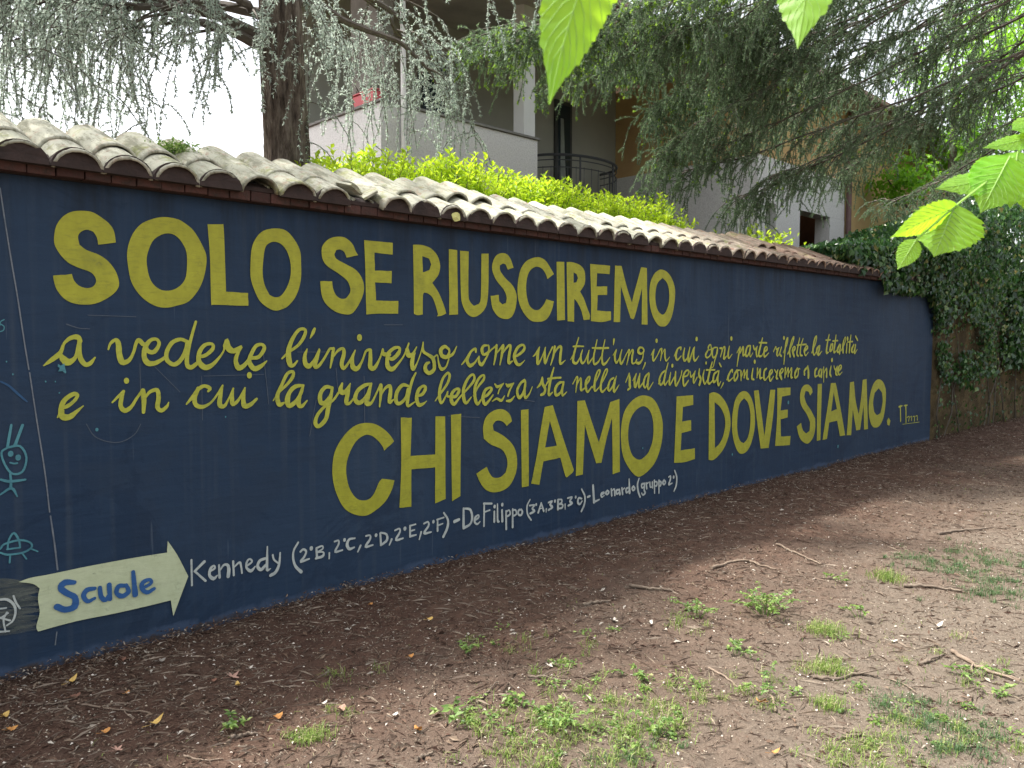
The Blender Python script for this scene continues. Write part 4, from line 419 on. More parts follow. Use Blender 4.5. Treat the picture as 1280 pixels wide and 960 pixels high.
SIGN=[(((11.709,.5695,.0269,),(11.836,.5777,.017,),),((11.76,.5743,.0376,),(11.788,.3655,.0335,),),((11.901,.5738,.0196,),(12.031,.574,.0165,),),((11.966,.5698,.0387,),(11.993,.3342,.0345,),),((12.023,.3967,.0109,),(12.11,.4068,.0164,),(12.093,.343,.0264,),),((12.134,.3889,.0098,),(12.2,.4005,.0152,),(12.204,.343,.0267,),),((12.245,.3892,.0087,),(12.313,.3926,.0178,),(12.318,.3264,.0271,),),((12.358,.3895,.0088,),(12.427,.393,.0168,),(12.431,.3346,.0275,),),((11.856,.3124,.0065,),(12.527,.2943,.0068,),),)]
ARROW_WORD=[(((1.147,.373,.0215,),(1.108,.3815,.0301,),(1.088,.3605,.0277,),(1.113,.3294,.0279,),(1.148,.2994,.0274,),(1.144,.2563,.0333,),(1.104,.2512,.0284,),(1.069,.2741,.0287,),),((1.236,.3239,.0197,),(1.202,.324,.025,),(1.186,.298,.0224,),(1.204,.2679,.0208,),(1.235,.2757,.0156,),),((1.26,.3223,.02,),(1.265,.276,.022,),(1.285,.2563,.0232,),(1.303,.2785,.0188,),),((1.303,.3278,.0234,),(1.305,.2555,.0207,),),((1.378,.3073,.0198,),(1.346,.3106,.0242,),(1.336,.2786,.0214,),(1.363,.2573,.0245,),(1.392,.2737,.023,),(1.382,.3104,.0164,),),((1.417,.368,.02,),(1.42,.3135,.0229,),(1.424,.251,.0286,),),((1.457,.2744,.0165,),(1.502,.2918,.0183,),(1.495,.3128,.018,),(1.462,.3045,.0231,),(1.457,.2744,.0207,),(1.482,.2493,.0213,),(1.516,.2612,.0183,),),)]
DOODLES=[(((.9119,1.15,.01,),(.9036,1.105,.012,),(.8941,1.054,.0119,),),((.9566,1.146,.0124,),(.9402,1.102,.0124,),(.9238,1.057,.0144,),),((.8939,1.049,.0103,),(.9435,1.05,.0097,),(.967,.9951,.0091,),(.9499,.9333,.01,),(.9097,.9266,.0098,),(.8816,.97,.0088,),(.8688,1.028,.0089,),(.8939,1.049,.0099,),),((.9049,1.022,.0217,),(.9047,1.016,.0217,),),((.934,1.002,.022,),(.9338,.9956,.022,),),((.9015,.9792,.0077,),(.9162,.973,.0079,),(.9291,.9738,.0081,),),((.8999,.9278,.0088,),(.9017,.8931,.0108,),(.8998,.8646,.0109,),),((.86,.9064,.0099,),(.8988,.8935,.0137,),(.9587,.894,.0093,),),((.8578,.8383,.008,),(.9027,.8619,.0124,),(.9243,.8209,.006,),),),
(((.8789,.5833,.0081,),(.8852,.6249,.0084,),(.906,.6536,.0103,),(.9248,.6177,.0088,),(.9287,.582,.0079,),),((.877,.5836,.0081,),(.9287,.582,.0082,),),((.8497,.5911,.0091,),(.87,.6103,.0094,),(.9298,.6168,.0093,),(.9698,.5979,.0083,),(.9741,.5736,.0092,),(.938,.5569,.0095,),(.8782,.5591,.0091,),(.8492,.5739,.0086,),),((.8877,.5492,.008,),(.8848,.5208,.008,),),((.9378,.5511,.0069,),(.9522,.5249,.0069,),),((.9739,.5677,.0075,),(.9991,.5511,.0065,),),),
(((.8987,1.627,.0048,),(.8853,1.618,.0045,),(.8826,1.602,.0044,),),((.8871,1.606,.0049,),(.8977,1.596,.0045,),(.895,1.58,.0045,),(.8816,1.573,.0048,),),)]
SCRIBBLE=[(((.8325,.3609,.0102,),(.8667,.3553,.0117,),(.8926,.3271,.0115,),(.8994,.2903,.0101,),(.8882,.2521,.0091,),(.8628,.2352,.0072,),),((.8938,.3653,.0086,),(.9027,.3328,.0086,),(.9178,.3011,.0077,),),((.8409,.3185,.0081,),(.8625,.3168,.0081,),),((.8347,.2795,.0084,),(.8763,.2551,.0085,),),((.8647,.2953,.0087,),(.8509,.2639,.008,),(.857,.2076,.0067,),),((.8395,.276,.0072,),(.8696,.2918,.0073,),),((.8326,.214,.0091,),(.8718,.2072,.0069,),),)]
CHALK=[(((.9024,2.212,.0057,),(.9164,2.073,.0057,),(.9356,1.896,.0057,),(.9555,1.728,.0058,),(.9749,1.535,.0058,),(.99,1.4,.0058,),),((.9927,1.385,.0058,),(1.015,1.165,.0059,),(1.041,.919,.0059,),(1.055,.7277,.006,),),((1.058,.7082,.0066,),(1.071,.5723,.0073,),(1.08,.4474,.0074,),),((1.068,.1486,.0056,),(1.059,.0888,.0042,),),)]
GUIDES=[(((1.226,1.13,.0036,),(1.26,1.069,.0037,),(1.321,1.036,.0039,),(1.384,1.03,.004,),(1.446,1.061,.0041,),(1.478,1.111,.004,),),((1.153,1.61,.0053,),(1.204,1.592,.0046,),(1.253,1.588,.0038,),),((1.248,1.654,.0035,),(1.469,1.65,.0036,),),((1.482,1.414,.0035,),(1.481,1.232,.0035,),),((1.795,1.342,.0034,),(1.794,1.108,.0035,),),((2.144,1.51,.0038,),(2.176,1.171,.0039,),),((2.362,1.462,.0037,),(2.674,1.458,.0039,),),((2.816,1.307,.0047,),(2.818,.9583,.0047,),),((2.97,1.626,.004,),(3.114,1.627,.0041,),),((2.478,1.177,.0038,),(2.432,.9669,.0037,),),((2.617,1.362,.0039,),(2.626,1.241,.0039,),),),
(((1.808,1.342,.003,),(2.151,1.339,.0031,),),((3.491,1.012,.0044,),(3.785,.9797,.0045,),),((4.228,1.08,.006,),(4.339,1.062,.006,),),((1.541,1.412,.0032,),(1.679,1.263,.0033,),),)]
DIM=[(((.8744,1.35,.0074,),(.9068,1.33,.0097,),(.9392,1.294,.0108,),(.9776,1.253,.0073,),),)]
SMEAR=[(((.8335,.4517,.0147,),(.8802,.4382,.0173,),(.9276,.4195,.0159,),(.9728,.4004,.0093,),),),
(((.8327,.4277,.0267,),(.8913,.4113,.0296,),(.9511,.3931,.0274,),(1.001,.382,.0098,),),),
(((.8317,.3969,.0301,),(.8787,.3897,.0272,),(.9565,.3686,.0278,),(1.001,.3656,.0115,),),),
(((.8307,.366,.0274,),(.9075,.3551,.0302,),(.9616,.3369,.0245,),(.9997,.3266,.0124,),),),
(((.8297,.335,.0299,),(.9004,.3217,.0305,),(.9548,.3158,.0304,),(.9963,.2988,.0135,),),),
(((.8287,.3041,.0296,),(.8993,.2868,.0304,),(.9476,.282,.0309,),(.998,.2733,.0127,),),),
(((.8277,.2732,.0299,),(.9044,.2574,.0302,),(.9526,.2453,.0307,),(.9945,.2405,.0128,),),),
(((.8267,.2422,.0272,),(.8974,.2275,.0303,),(.9517,.2171,.028,),(.9855,.212,.0142,),),),
(((.8256,.2077,.0249,),(.8965,.1996,.0254,),(.9449,.1961,.0213,),(.9818,.1915,.0157,),),)]
SPECKS=(((1.922,1.117,.0072,),(1.922,1.115,.0072,),),((1.272,1.101,.0145,),(1.272,1.098,.0145,),),((.9254,1.381,.0069,),(.9254,1.379,.0069,),),((.9022,1.439,.0056,),(.9021,1.437,.0056,),),((1.057,1.343,.0066,),(1.057,1.341,.0066,),),((1.097,1.341,.0054,),(1.097,1.339,.0054,),),((1.113,1.287,.0061,),(1.112,1.286,.0061,),),((7.223,.3632,.0233,),(7.223,.3603,.0233,),),((8.404,.8239,.0376,),(8.404,.8196,.0377,),),((5.707,.5764,.0152,),(5.707,.5742,.0152,),),((9.725,.2039,.0367,),(9.725,.2,.0367,),),)
def crisp(pts, n=4):
    """round the gentle turns of a closed outline, keep the sharp corners"""
    k = len(pts); out = []; P = [Vector(p) for p in pts]; sharp = []
    for i in range(k):
        a = P[i]-P[i-1]; b = P[(i+1) % k]-P[i]; sharp.append(a.angle(b, 0) > .75)
    for i in range(k):
        p1, p2 = P[i], P[(i+1) % k]; p0 = P[i-1] if not sharp[i] else p1-(p2-p1)*.3; p3 = P[(i+2) % k] if not sharp[(i+1) % k] else p2+(p2-p1)*.3
        if sharp[i] and sharp[(i+1) % k]:
            m_ = 3
            for q in range(m_): t = q/m_; out.append(p1.lerp(p2, t)+Vector((random.uniform(-.0015, .0015), random.uniform(-.0015, .0015)))*(q > 0)); 
            continue
        for q in range(n):
            t = q/n; out.append(.5*((2*p1)+(p2-p0)*t+(2*p0-5*p1+4*p2-p3)*t*t+(3*p1-p0-3*p2+p3)*t**3))
    return out
def flat(name, loops, m, y=-.0040, parent=None):
    Ls = [[Vector((p[0], 0, p[1])) for p in crisp(l)] for l in loops]
    allv = [v for l in Ls for v in l]; T = tessellate_polygon([[Vector((v.x, v.z, 0)) for v in l] for l in Ls])
    return tris(name, [(v.x, y, v.z) for v in allv], T, m, parent)
for l in LETTERS: flat('painted_letter', l, YEL, parent=wall)
def ribbon(acc, st, y):
    P = [Vector(p) for p in st]
    if len(P) > 2:
        Q = []
        for i in range(len(P)-1):
            p1, p2 = P[i], P[i+1]; p0 = P[i-1] if i else p1*2-p2; p3 = P[i+2] if i+2 < len(P) else p2*2-p1
            for q in range(4):
                t = q/4; Q.append(.5*((2*p1)+(p2-p0)*t+(2*p0-5*p1+4*p2-p3)*t*t+(3*p1-p0-3*p2+p3)*t**3))
        Q.append(P[-1])
    else: Q = [P[0].lerp(P[1], t/3) for t in range(4)]
    n = len(Q); V = []
    for i, q in enumerate(Q):
        d = (Q[min(i+1, n-1)].xy-Q[max(i-1, 0)].xy); d = d.normalized() if d.length > 1e-7 else Vector((1, 0)); nn = Vector((-d.y, d.x))
        w = max(q.z, .003)/2*(1+random.uniform(-.05, .05)); yy = y-i*.00006
        V += [(q.x+nn.x*w, yy, q.y+nn.y*w), (q.x-nn.x*w, yy, q.y-nn.y*w)]
    F = [(2*i, 2*i+1, 2*i+3, 2*i+2) for i in range(n-1)]; acc.add(V, F)
    for e, s in ((0, -1), (n-1, 1)):   # round ends
        q = Q[e]; d = (Q[min(e+1, n-1)].xy-Q[max(e-1, 0)].xy); d = (d.normalized() if d.length > 1e-7 else Vector((1, 0)))*s; nn = Vector((-d.y, d.x)); w = max(q.z, .003)/2
        yy = y-e*.00006; V = [(q.x, yy, q.y)]+[(q.x+(nn.x*math.cos(a)+d.x*math.sin(a))*w, yy, q.y+(nn.y*math.cos(a)+d.y*math.sin(a))*w) for a in [math.pi*z/6 for z in range(7)]]
        acc.add(V, [(0, z, z+1) for z in range(1, 7)])
def words(name, data, m, y=-.0035, parent=wall, step=.0005):
    out = []
    for w in data:
        acc = Acc(); yy = y
        for st in w: ribbon(acc, st, yy); yy -= step
        out.append(acc.build(name, m, parent))
    return out
words('painted_word', CURSIVE, YEL2); words('painted_word', NAMES, WHI); words('painted_signature', SIGN, YEL2)
arrow = flat('painted_arrow', ARROW, CRE, -.0100, wall)
acc = Acc(); yy = -.0135
for st in ARROW_WORD[0]: ribbon(acc, st, yy); yy -= .0005
aw = acc.build('painted_word', BLU); aw.parent = arrow; aw.matrix_parent_inverse = Matrix.Translation(-Vector(wall.location)) @ Matrix.Translation(Vector(wall.location))
acc = Acc(); yy = -.0035
for w in SMEAR:
    for st in w: ribbon(acc, st, yy); yy -= .0006
acc.build('painted_smear', SMR, wall)
for nm, w in zip(('painted_alien', 'painted_saucer', 'painted_squiggle'), DOODLES): words(nm, [w], TEA, -.0040)
words('chalk_face', SCRIBBLE, WHI, -.0110); words('chalk_line', CHALK, CHK, -.0030); words('guide_line', GUIDES, GDE, -.0026, step=.00015); words('painted_streak', DIM, DIMP, -.0030)
flat('painted_star', STAR, TEA, -.0120, wall)
words('paint_spatter', [SPECKS], TEA, -.0030)

# ------------------------------------------------------------ old wall and ivy to the right
old = tag(empty('old_wall', (20, .3, 0)), 'rough ochre and brown old wall half hidden by ivy, past the end of the blue wall', 'wall')
wx = np.arange(12.95, 40, .12); wz = np.linspace(-.12, 2.5, 26); XX, ZZ = np.meshgrid(wx, wz)
YY = np.where(XX < 13.06, .02, .07-.09*vnoise(XX, ZZ, 1.1, 8)-.06*vnoise(XX, ZZ, 4.3, 9)); ZT = ZZ+.12*vnoise(XX, XX*0, 1.4, 3)*(ZZ > 2.3)
k = len(wx); V = np.stack([XX, YY, ZT], -1).reshape(-1, 3); i = np.arange(len(wz)-1)[:, None]; j = np.arange(k-1)[None]
F = np.stack([i*k+j, i*k+j+1, (i+1)*k+j+1, (i+1)*k+j], -1).reshape(-1, 4); n = len(V)
top = (len(wz)-1)*k+np.arange(k); Vb = np.stack([wx, np.full(k, .4), V[top, 2]-.03], -1); q = np.arange(k-1)
F2 = np.stack([top[:-1], top[1:], n+q+1, n+q], -1); Vg = np.stack([wx, np.full(k, .4), np.full(k, -.12)], -1)
F3 = np.stack([n+q+1, n+q, n+k+q, n+k+q+1], -1); F3 = F3[:, ::-1]
tris('plaster_face', np.concatenate([V, Vb, Vg]), np.concatenate([F, F2, F3]), OLDWALL, old)
def ztop(x): return np.interp(x, [9.5, 9.9, 11.4, 14, 18.7, 26, 38], [2.50, 2.66, 2.95, 3.55, 4.6, 6.0, 7.2])
def zlow(x): return np.interp(x, [9.5, 10.6, 11.2, 12.2, 12.9, 13.3, 14.5, 16, 18, 20, 24, 38], [2.50, 2.38, 2.26, 2.12, 1.85, .75, .95, .55, 1.0, .6, .7, .4])+.4*(vnoise(x, x*0, 2.3, 4)-.5)
ivy = tag(empty('ivy', (14, 0, 0)), 'dark glossy ivy spilling over the wall at the right end of the blue paint', 'ivy')
acc = Acc()
def ivyleaf(P, N, s):
    D = unit(np.stack([rng.normal(0, .5, len(P)), rng.normal(0, .3, len(P)), -np.ones(len(P))], -1)); leaves(acc, P, D, N, s, s*.95, .18)
n = 26000; x = 9.6+16*rng.random(n)**1.35
f = rng.random(n); zl, zh = zlow(x), ztop(x); z = zl+(zh-zl)*f
over = np.clip((z-2.35)/.5, 0, 1); y = -.04-.22*vnoise(x, z, 1.6, 6)*np.clip((x-11)/2.5, .25, 1.3)-over*.22*np.clip((x-10)/2, .0, 1.)+rng.normal(0, .05, n)
y += np.clip((z-(zh-.35))/.35, 0, 1)*.55*rng.random(n)
keep = (z > 2.3) | (vnoise(x, z, 1.9, 12) > np.interp(z, [0, .7, 1.3, 2.2], [.74, .60, .34, .0])); keep &= ~((x < 11.2) & (z < 2.5) & (y > -.1))
P = np.stack([x, y, z], -1)[keep]; ivyleaf(P, np.stack([rng.normal(0, .5, len(P)), -1+rng.normal(0, .4, len(P)), .5+rng.normal(0, .4, len(P))], -1), rng.uniform(.05, .10, len(P)))
n = 34000; x = 9.7+20*rng.random(n)**1.1; y = rng.uniform(-.3, 2.2, n); zt = ztop(x)-.25*((y-.5)/1.1)**2+.16*(vnoise(x, y, 2.6, 3)-.5); z = zt-rng.random(n)**1.6*.7
keep = (z > 2.5+.0*x) & ((x > 11) | (y > -.05)); P = np.stack([x, y, z], -1)[keep]
ivyleaf(P, np.stack([rng.normal(0, .5, len(P)), -.3+rng.normal(0, .5, len(P)), 1+rng.normal(0, .3, len(P))], -1), rng.uniform(.05, .10, len(P)))
n = 16000; x = rng.uniform(16.5, 36, n); z = 1.0+(ztop(x)-1.0)*rng.random(n); P = np.stack([x, -.1-.35*vnoise(x, z, 1.2, 6)+rng.normal(0, .08, n), z], -1); ivyleaf(P, np.stack([rng.normal(0, .5, n), -1+rng.normal(0, .4, n), .4+rng.normal(0, .4, n)], -1), rng.uniform(.09, .16, n))
n = 1000; x = 13.05+9*rng.random(n)**1.4; z = rng.uniform(.05, 2.2, n); P = np.stack([x, -.06-.05*rng.random(n), z], -1); ivyleaf(P, np.stack([rng.normal(0, .4, n), np.full(n, -1.), rng.normal(0, .4, n)], -1), rng.uniform(.03, .08, n))
n = 12000; P = np.stack([rng.uniform(11.2, 26, n), rng.uniform(.1, 1.2, n), 2.2+1.3*rng.random(n)], -1); P[:, 2] = np.minimum(P[:, 2], ztop(P[:, 0])-.12); ivyleaf(P, rng.normal(0, .6, (n, 3))+[0, -1, .3], rng.uniform(.07, .13, n))
acc.build('foliage', IVY, ivy)
acc = Acc()
for q in range(16):
    x = 13.1+9*random.random()**1.3; P = [(x, -.06, 0)]
    for s in range(7): x += random.uniform(-.3, .3); P.append((x, -.05-random.random()*.05, (s+1)*.36))
    acc.add(*tube_np(P, np.linspace(.011, .004, 8), 4))
acc.build('stem', TWIG, ivy)['kind'] = 'stuff'

# ------------------------------------------------------------ hedge behind the wall
hedge = tag(empty('hedge', (5.6, 1.6, 0)), 'bright yellow-green clipped hedge showing above the tile coping in front of the balcony', 'hedge')
acc = Acc(); st = Acc()
ns = 1500
for q in range(ns):
    x = random.uniform(3.35, 8.3); y = random.uniform(1.05, 2.3); t = 3.0+.16*(float(vnoise(x, y, 1.7, 5))-.4)-.16*((y-1.6)/.6)**2
    if x > 7.6: t -= (x-7.6)*.45
    if x < 3.7: t -= (3.7-x)*.5
    L = random.uniform(.16, .38) if random.random() < .8 else random.uniform(.32, .52)
    b = np.array([x, y, t-L*.55-random.random()**2*.5]); d = unit(np.array([random.gauss(0, .28), random.gauss(-.12, .28), 1.])); P = b+np.linspace(0, L, 5)[:, None]*d
    st.add(*tube_np(P, np.linspace(.004, .002, 5), 3))
    nl = int(L/.020); tt = np.linspace(.1, 1, nl); az = np.arange(nl)*2.4+random.random()*6
    D = np.stack([np.cos(az), np.sin(az), .35+.8*tt**2], -1); PP = b+tt[:, None]*L*d
    leaves(acc, PP, D, np.tile([0., 0, 1], (nl, 1))+rng.normal(0, .25, (nl, 3)), rng.uniform(.06, .095, nl)*(1.1-.3*tt), rng.uniform(.025, .042, nl), .2)
n = 16000; P = np.stack([rng.uniform(3.3, 8.2, n), rng.uniform(1.05, 2.35, n), rng.uniform(2.2, 2.9, n)], -1); D = rng.normal(size=(n, 3))+[0, -.3, .5]
leaves(acc, P, D, rng.normal(0, .5, (n, 3))+[0, 0, 1], rng.uniform(.04, .07, n), rng.uniform(.02, .035, n), .2)
acc.build('foliage', HEDGE, hedge); st.build('stem', TWIG, hedge)['kind'] = 'stuff'

# ------------------------------------------------------------ small plants behind the coping
def spiky(name, label, x, y, z0, n, L, m, cat):
    t = tag(empty(name, (x, y, 0)), label, cat); acc = Acc(); st = Acc(); st.add(*tube_np([(x, y, 0), (x, y, z0*.5), (x, y, z0)], [.05, .045, .04], 7)); st.build('trunk', TWIG, t)
    for q in range(n):
        a = random.random()*6.28; e = random.uniform(.05, 1.45); l = L*random.uniform(.7, 1.1); d = np.array([math.cos(a)*math.cos(e), math.sin(a)*math.cos(e), math.sin(e)])
        P = np.array([[x, y, z0]])+np.linspace(0, 1, 5)[:, None]*l*d-np.array([[0, 0, 1]])*(np.linspace(0, 1, 5)**2)[:, None]*l*.25*math.cos(e)
        s = unit(np.cross(d, [0, 0, 1.]))*np.array([.012, .016, .014, .008, .001])[:, None]; V = np.concatenate([P-s, P+s]); acc.add(V, [(i, i+1, i+6, i+5) for i in range(4)])
    acc.build('blade', m, t)['kind'] = 'stuff'
a = (8.345, 3.057); spiky('palm', 'small spiky palm with fan of thin green blades at the right end of the hedge', a[0], 1.6, a[1]-.12, 70, .36, PALM, 'palm')
a = (9.938, 2.955); spiky('yucca', 'low pale-bladed yucca just above the pinkish tiles', a[0], 1.5, a[1]-.08, 24, .32, CURTAIN, 'plant')
a = (10.303, 2.913); t = tag(empty('garden_shrub', (a[0], 1.4, 0)), 'small yellow-green shrub between the pale yucca and the white pillar', 'shrub'); acc = Acc()
n = 420; P = np.array([a[0], 1.4, a[1]-.1])+rng.normal(0, 1, (n, 3))*[.28, .2, .10]; leaves(acc, P, rng.normal(size=(n, 3))+[0, 0, .6], rng.normal(0, .4, (n, 3))+[0, 0, 1], rng.uniform(.05, .1, n), rng.uniform(.03, .05, n)); acc.build('foliage', HEDGE, t)
acc = Acc(); acc.add(*tube_np([(a[0], 1.4, 0), (a[0], 1.4, a[1]-.1)], [.03, .02], 5)); acc.build('stem', TWIG, t)
a = (1.875, 2.538); t = tag(empty('moss_clump', (1.75, .30, 2.52)), 'yellow-green moss tuft growing on the tiles left of the cedar trunk', 'moss'); acc = Acc()
n = 900; P = np.array([1.79, .27, 2.565])+rng.normal(0, 1, (n, 3))*[.05, .06, .018]; leaves(acc, P, rng.normal(size=(n, 3))+[0, 0, .7], rng.normal(size=(n, 3)), rng.uniform(.012, .03, n), rng.uniform(.006, .012, n)); acc.build('foliage', WEED, t)

# ------------------------------------------------------------ house
house = tag(empty('house', (9, 5, 0)), 'pale stucco house with a deep terrace, ochre side wall and projecting eaves behind the wall', 'house')
FX0, FX1, FY, BY, CX = 5.80, 8.556, 4.0, 6.4, 13.42
box('terrace_base', (FX0+.02, FY+.02, 0), (FX1-.02, BY+1, 3.30), STUCCO, house)
box('parapet', (FX0, FY, 3.302), (FX1, FY+.14, 4.40), STUCCO, house)
box('parapet', (FX0, FY+.142, 3.302), (FX0+.14, BY-.01, 4.40), STUCCO, house)
box('parapet_cap', (FX0-.03, FY-.03, 4.402), (FX1+.03, FY+.17, 4.435), STONECAP, house)
box('parapet_cap', (FX0-.03, FY+.172, 4.402), (FX0+.17, BY-.01, 4.435), STONECAP, house)
box('pillar', (5.99, 4.20, 3.302), (6.15, 4.92, 6.55), PILLARGREY, house)
a = 8.475; box('pillar', (a, 4.2, 3.302), (8.711, 4.42, 6.55), WHITEWALL, house)
bm = bmesh.new(); P = [(6.091, 3.93, z) for z in (0, 3, 6.5)]
V, F = tube_np(P, .035, 10); tris('downpipe', V, F, PIPE, house, True)
box('back_wall', (FX0+.1, BY, 3.304), (CX, BY+.3, 6.78), GREYWALL, house); box('back_wall', (FX1, BY+.01, 0), (CX, BY+.3, 3.30), GREYWALL, house)
def door(a, b, zt, zb, y, curtain):
    d = box('door', (a, y-.05, zb), (b, y-.01, zt), FRAME, house); w = b-a
    g = box('pane', (a+.07*w+.03, y-.06, zb+.1), (b-.07*w-.03, y-.052, zt-.08), DARKGLASS, d)
    if curtain:
        acc = Acc(); xs = np.linspace(a+.12, a+.12+w*.45, 30); V = np.concatenate([np.stack([xs, y-.075-.012*np.sin(np.arange(30)*1.3), np.full(30, zb+.12)], -1), np.stack([xs*.4+.6*(a+.12), y-.075-.012*np.sin(np.arange(30)*1.3), np.full(30, zt-.35)], -1)])
        acc.add(V, [(i, i+1, i+31, i+30) for i in range(29)]); acc.build('curtain', CURTAIN, d)
door(8.221, 8.811, 6.1, 3.31, BY, False); door(11.507, 11.992, 6.092, 3.35, BY, True)
# curved iron balcony
bx, bw, rt = 11.726, 1.12, 4.84
bal = box('balcony_slab', (bx-bw, BY-.5, rt-1.12), (bx+bw, BY-.012, rt-1.0), STONECAP, house)
acc = Acc(); arc = [(bx+bw*math.cos(t), BY-.02-.95*math.sin(t)**.8) for t in np.linspace(.02, math.pi-.02, 40)]
for dz, rr in ((0, .026), (-.09, .010), (-.22, .010), (-.93, .016)): acc.add(*tube_np([(x, y, rt+dz) for x, y in arc], rr, 6))
for x, y in arc[::2]: acc.add(*tube_np([(x, y, rt-.95), (x, y, rt-.2)], .008, 4))
for x, y in arc[3::11]: acc.add(*tube_np([(x, y, rt-.98), (x, y, rt)], .018, 5))
acc.build('balcony_rail', IRON, house)
# ochre wing
WY = 3.16; zb = 4.841
box('wing_wall', (CX+.002, WY, zb), (CX+.3, BY+.3, 6.6), OCHRE, house); box('wing_base', (CX-.03, WY-.02, 0), (CX+.3, BY-.01, zb-.002), STUCCO, house)
p0, p1, p2, p3, p4 = [14.084, 15.048, 16.402, 16.982, 17.222]
zl = 4.015
box('pillar', (p0, WY-.03, 0), (p1, WY+.3, zl), STUCCO, house); box('pillar', (p2, WY-.025, 0), (p3+.12, WY+.3, zl), STUCCO, house)
box('lintel', (CX+.302, WY-.02, zl+.002), (p3+.12, WY+.3, zb), STUCCO, house)
box('recess_wall', (CX+.3, WY+.9, 0), (25, WY+1.1, zb), BROWNWALL, house)
box('upper_wall', (CX+.302, WY+.003, zb+.002), (25, WY+.3, 6.6), OCHRE, house); box('lower_wall', (p3+.125, WY+.002, 0), (25, WY+.3, zb), OCHRE, house)
tris('downpipe', *tube_np([((p3+p4)/2+.05, WY-.09, z) for z in (0, 3, 6.5)], .06, 8), BPIPE, house, True)
# roof: eaves slab with sloping soffit, then tiles
def slab(name, pts, th, m):
    bm = bmesh.new(); lo = [bm.verts.new(p) for p in pts]; hi = [bm.verts.new((p[0], p[1], p[2]+th)) for p in pts]; n = len(pts)
    bm.faces.new(lo); bm.faces.new(hi[::-1])
    for q in range(n): bm.faces.new((lo[q], lo[(q+1) % n], hi[(q+1) % n], hi[q]))
    return bmobj(name, bm, m, house)
slab('soffit', [(4.6, 3.3, 6.22), (CX, 3.3, 6.22), (CX, BY+.3, 6.80), (4.6, BY+.3, 6.80)], .10, SOFFIT)
slab('roof', [(4.5, 3.2, 6.325), (CX+.5, 3.2, 6.325), (CX+.5, 8.5, 7.36), (4.5, 8.5, 7.36)], .12, ROOFC)
ze = 6.221
slab('soffit', [(CX-.35, 2.55, ze), (25.6, 2.55, ze), (25.6, BY+1, ze+.7), (CX-.35, BY+1, ze+.7)], .08, SOFFIT)
slab('roof', [(CX-.45, 2.45, ze+.085), (25.7, 2.45, ze+.085), (25.7, 9, ze+1.5), (CX-.45, 9, ze+1.5)], .12, ROOFC)
tris('gutter', *tube_np([(4.5, 3.16, 6.30), (9, 3.16, 6.30), (CX+.4, 3.16, 6.30)], .065, 8), BPIPE, house, True); tris('gutter', *tube_np([(CX-.4, 2.40, ze+.06), (20, 2.40, ze+.06), (25.7, 2.40, ze+.06)], .065, 8), BPIPE, house, True)
a = (5.965, 4.507); pb = tag(empty('flower_box', (5.87, 4.38, 4.44)), 'red plastic flower box with dry stems on the terrace parapet', 'planter')
bm = bmesh.new(); addbox(bm, (5.80, 4.14, 4.44), (5.95, 4.62, 4.58), .01)
for v in bm.verts:
    if v.co.z < 4.5: v.co.x = 5.875+(v.co.x-5.875)*.8
bmobj('trough', bm, REDPLAS, pb); box('rim', (5.785, 4.125, 4.582), (5.965, 4.635, 4.60), REDPLAS, pb)
acc = Acc(); n = 60; P = np.stack([rng.uniform(5.81, 5.94, n), rng.uniform(4.16, 4.6, n), np.full(n, 4.60)], -1); leaves(acc, P, rng.normal(0, .4, (n, 3))+[0, 0, 1], rng.normal(size=(n, 3)), rng.uniform(.06, .14, n), rng.uniform(.01, .02, n)); acc.build('foliage', TWIG, pb)
# far neighbour house, almost lost in the glare
nb_ = tag(empty('neighbour_house', (2, 30, 0)), 'distant white house with an orange chimney glimpsed under the cedar branches at left', 'house')
a = (11.583, 8.932); b = (16.648, 9.738)
box('wall', (a[0], 30, 0), (b[0], 36, 4.6), WHITEWALL, nb_); 
bm = bmesh.new()
for (x, y, z) in [(a[0]-.4, 29.6, 4.6), (b[0]+.4, 29.6, 4.6), (b[0]+.4, 36.4, 4.6), (a[0]-.4, 36.4, 4.6), (a[0]-.4, 33, 5.6), (b[0]+.4, 33, 5.6)]: bm.verts.new((x, y, z))
bm.verts.ensure_lookup_table(); v = bm.verts
for f in ((0, 1, 5, 4), (2, 3, 4, 5), (0, 4, 3), (1, 2, 5), (0, 3, 2, 1)): bm.faces.new([v[i] for i in f])
bmobj('roof', bm, SOFFIT, nb_); a = (14.039, 9.601); box('chimney', (a[0]-.25, 31.5, 5.0), (a[0]+.25, 32, 6.6), ROOFC, nb_)

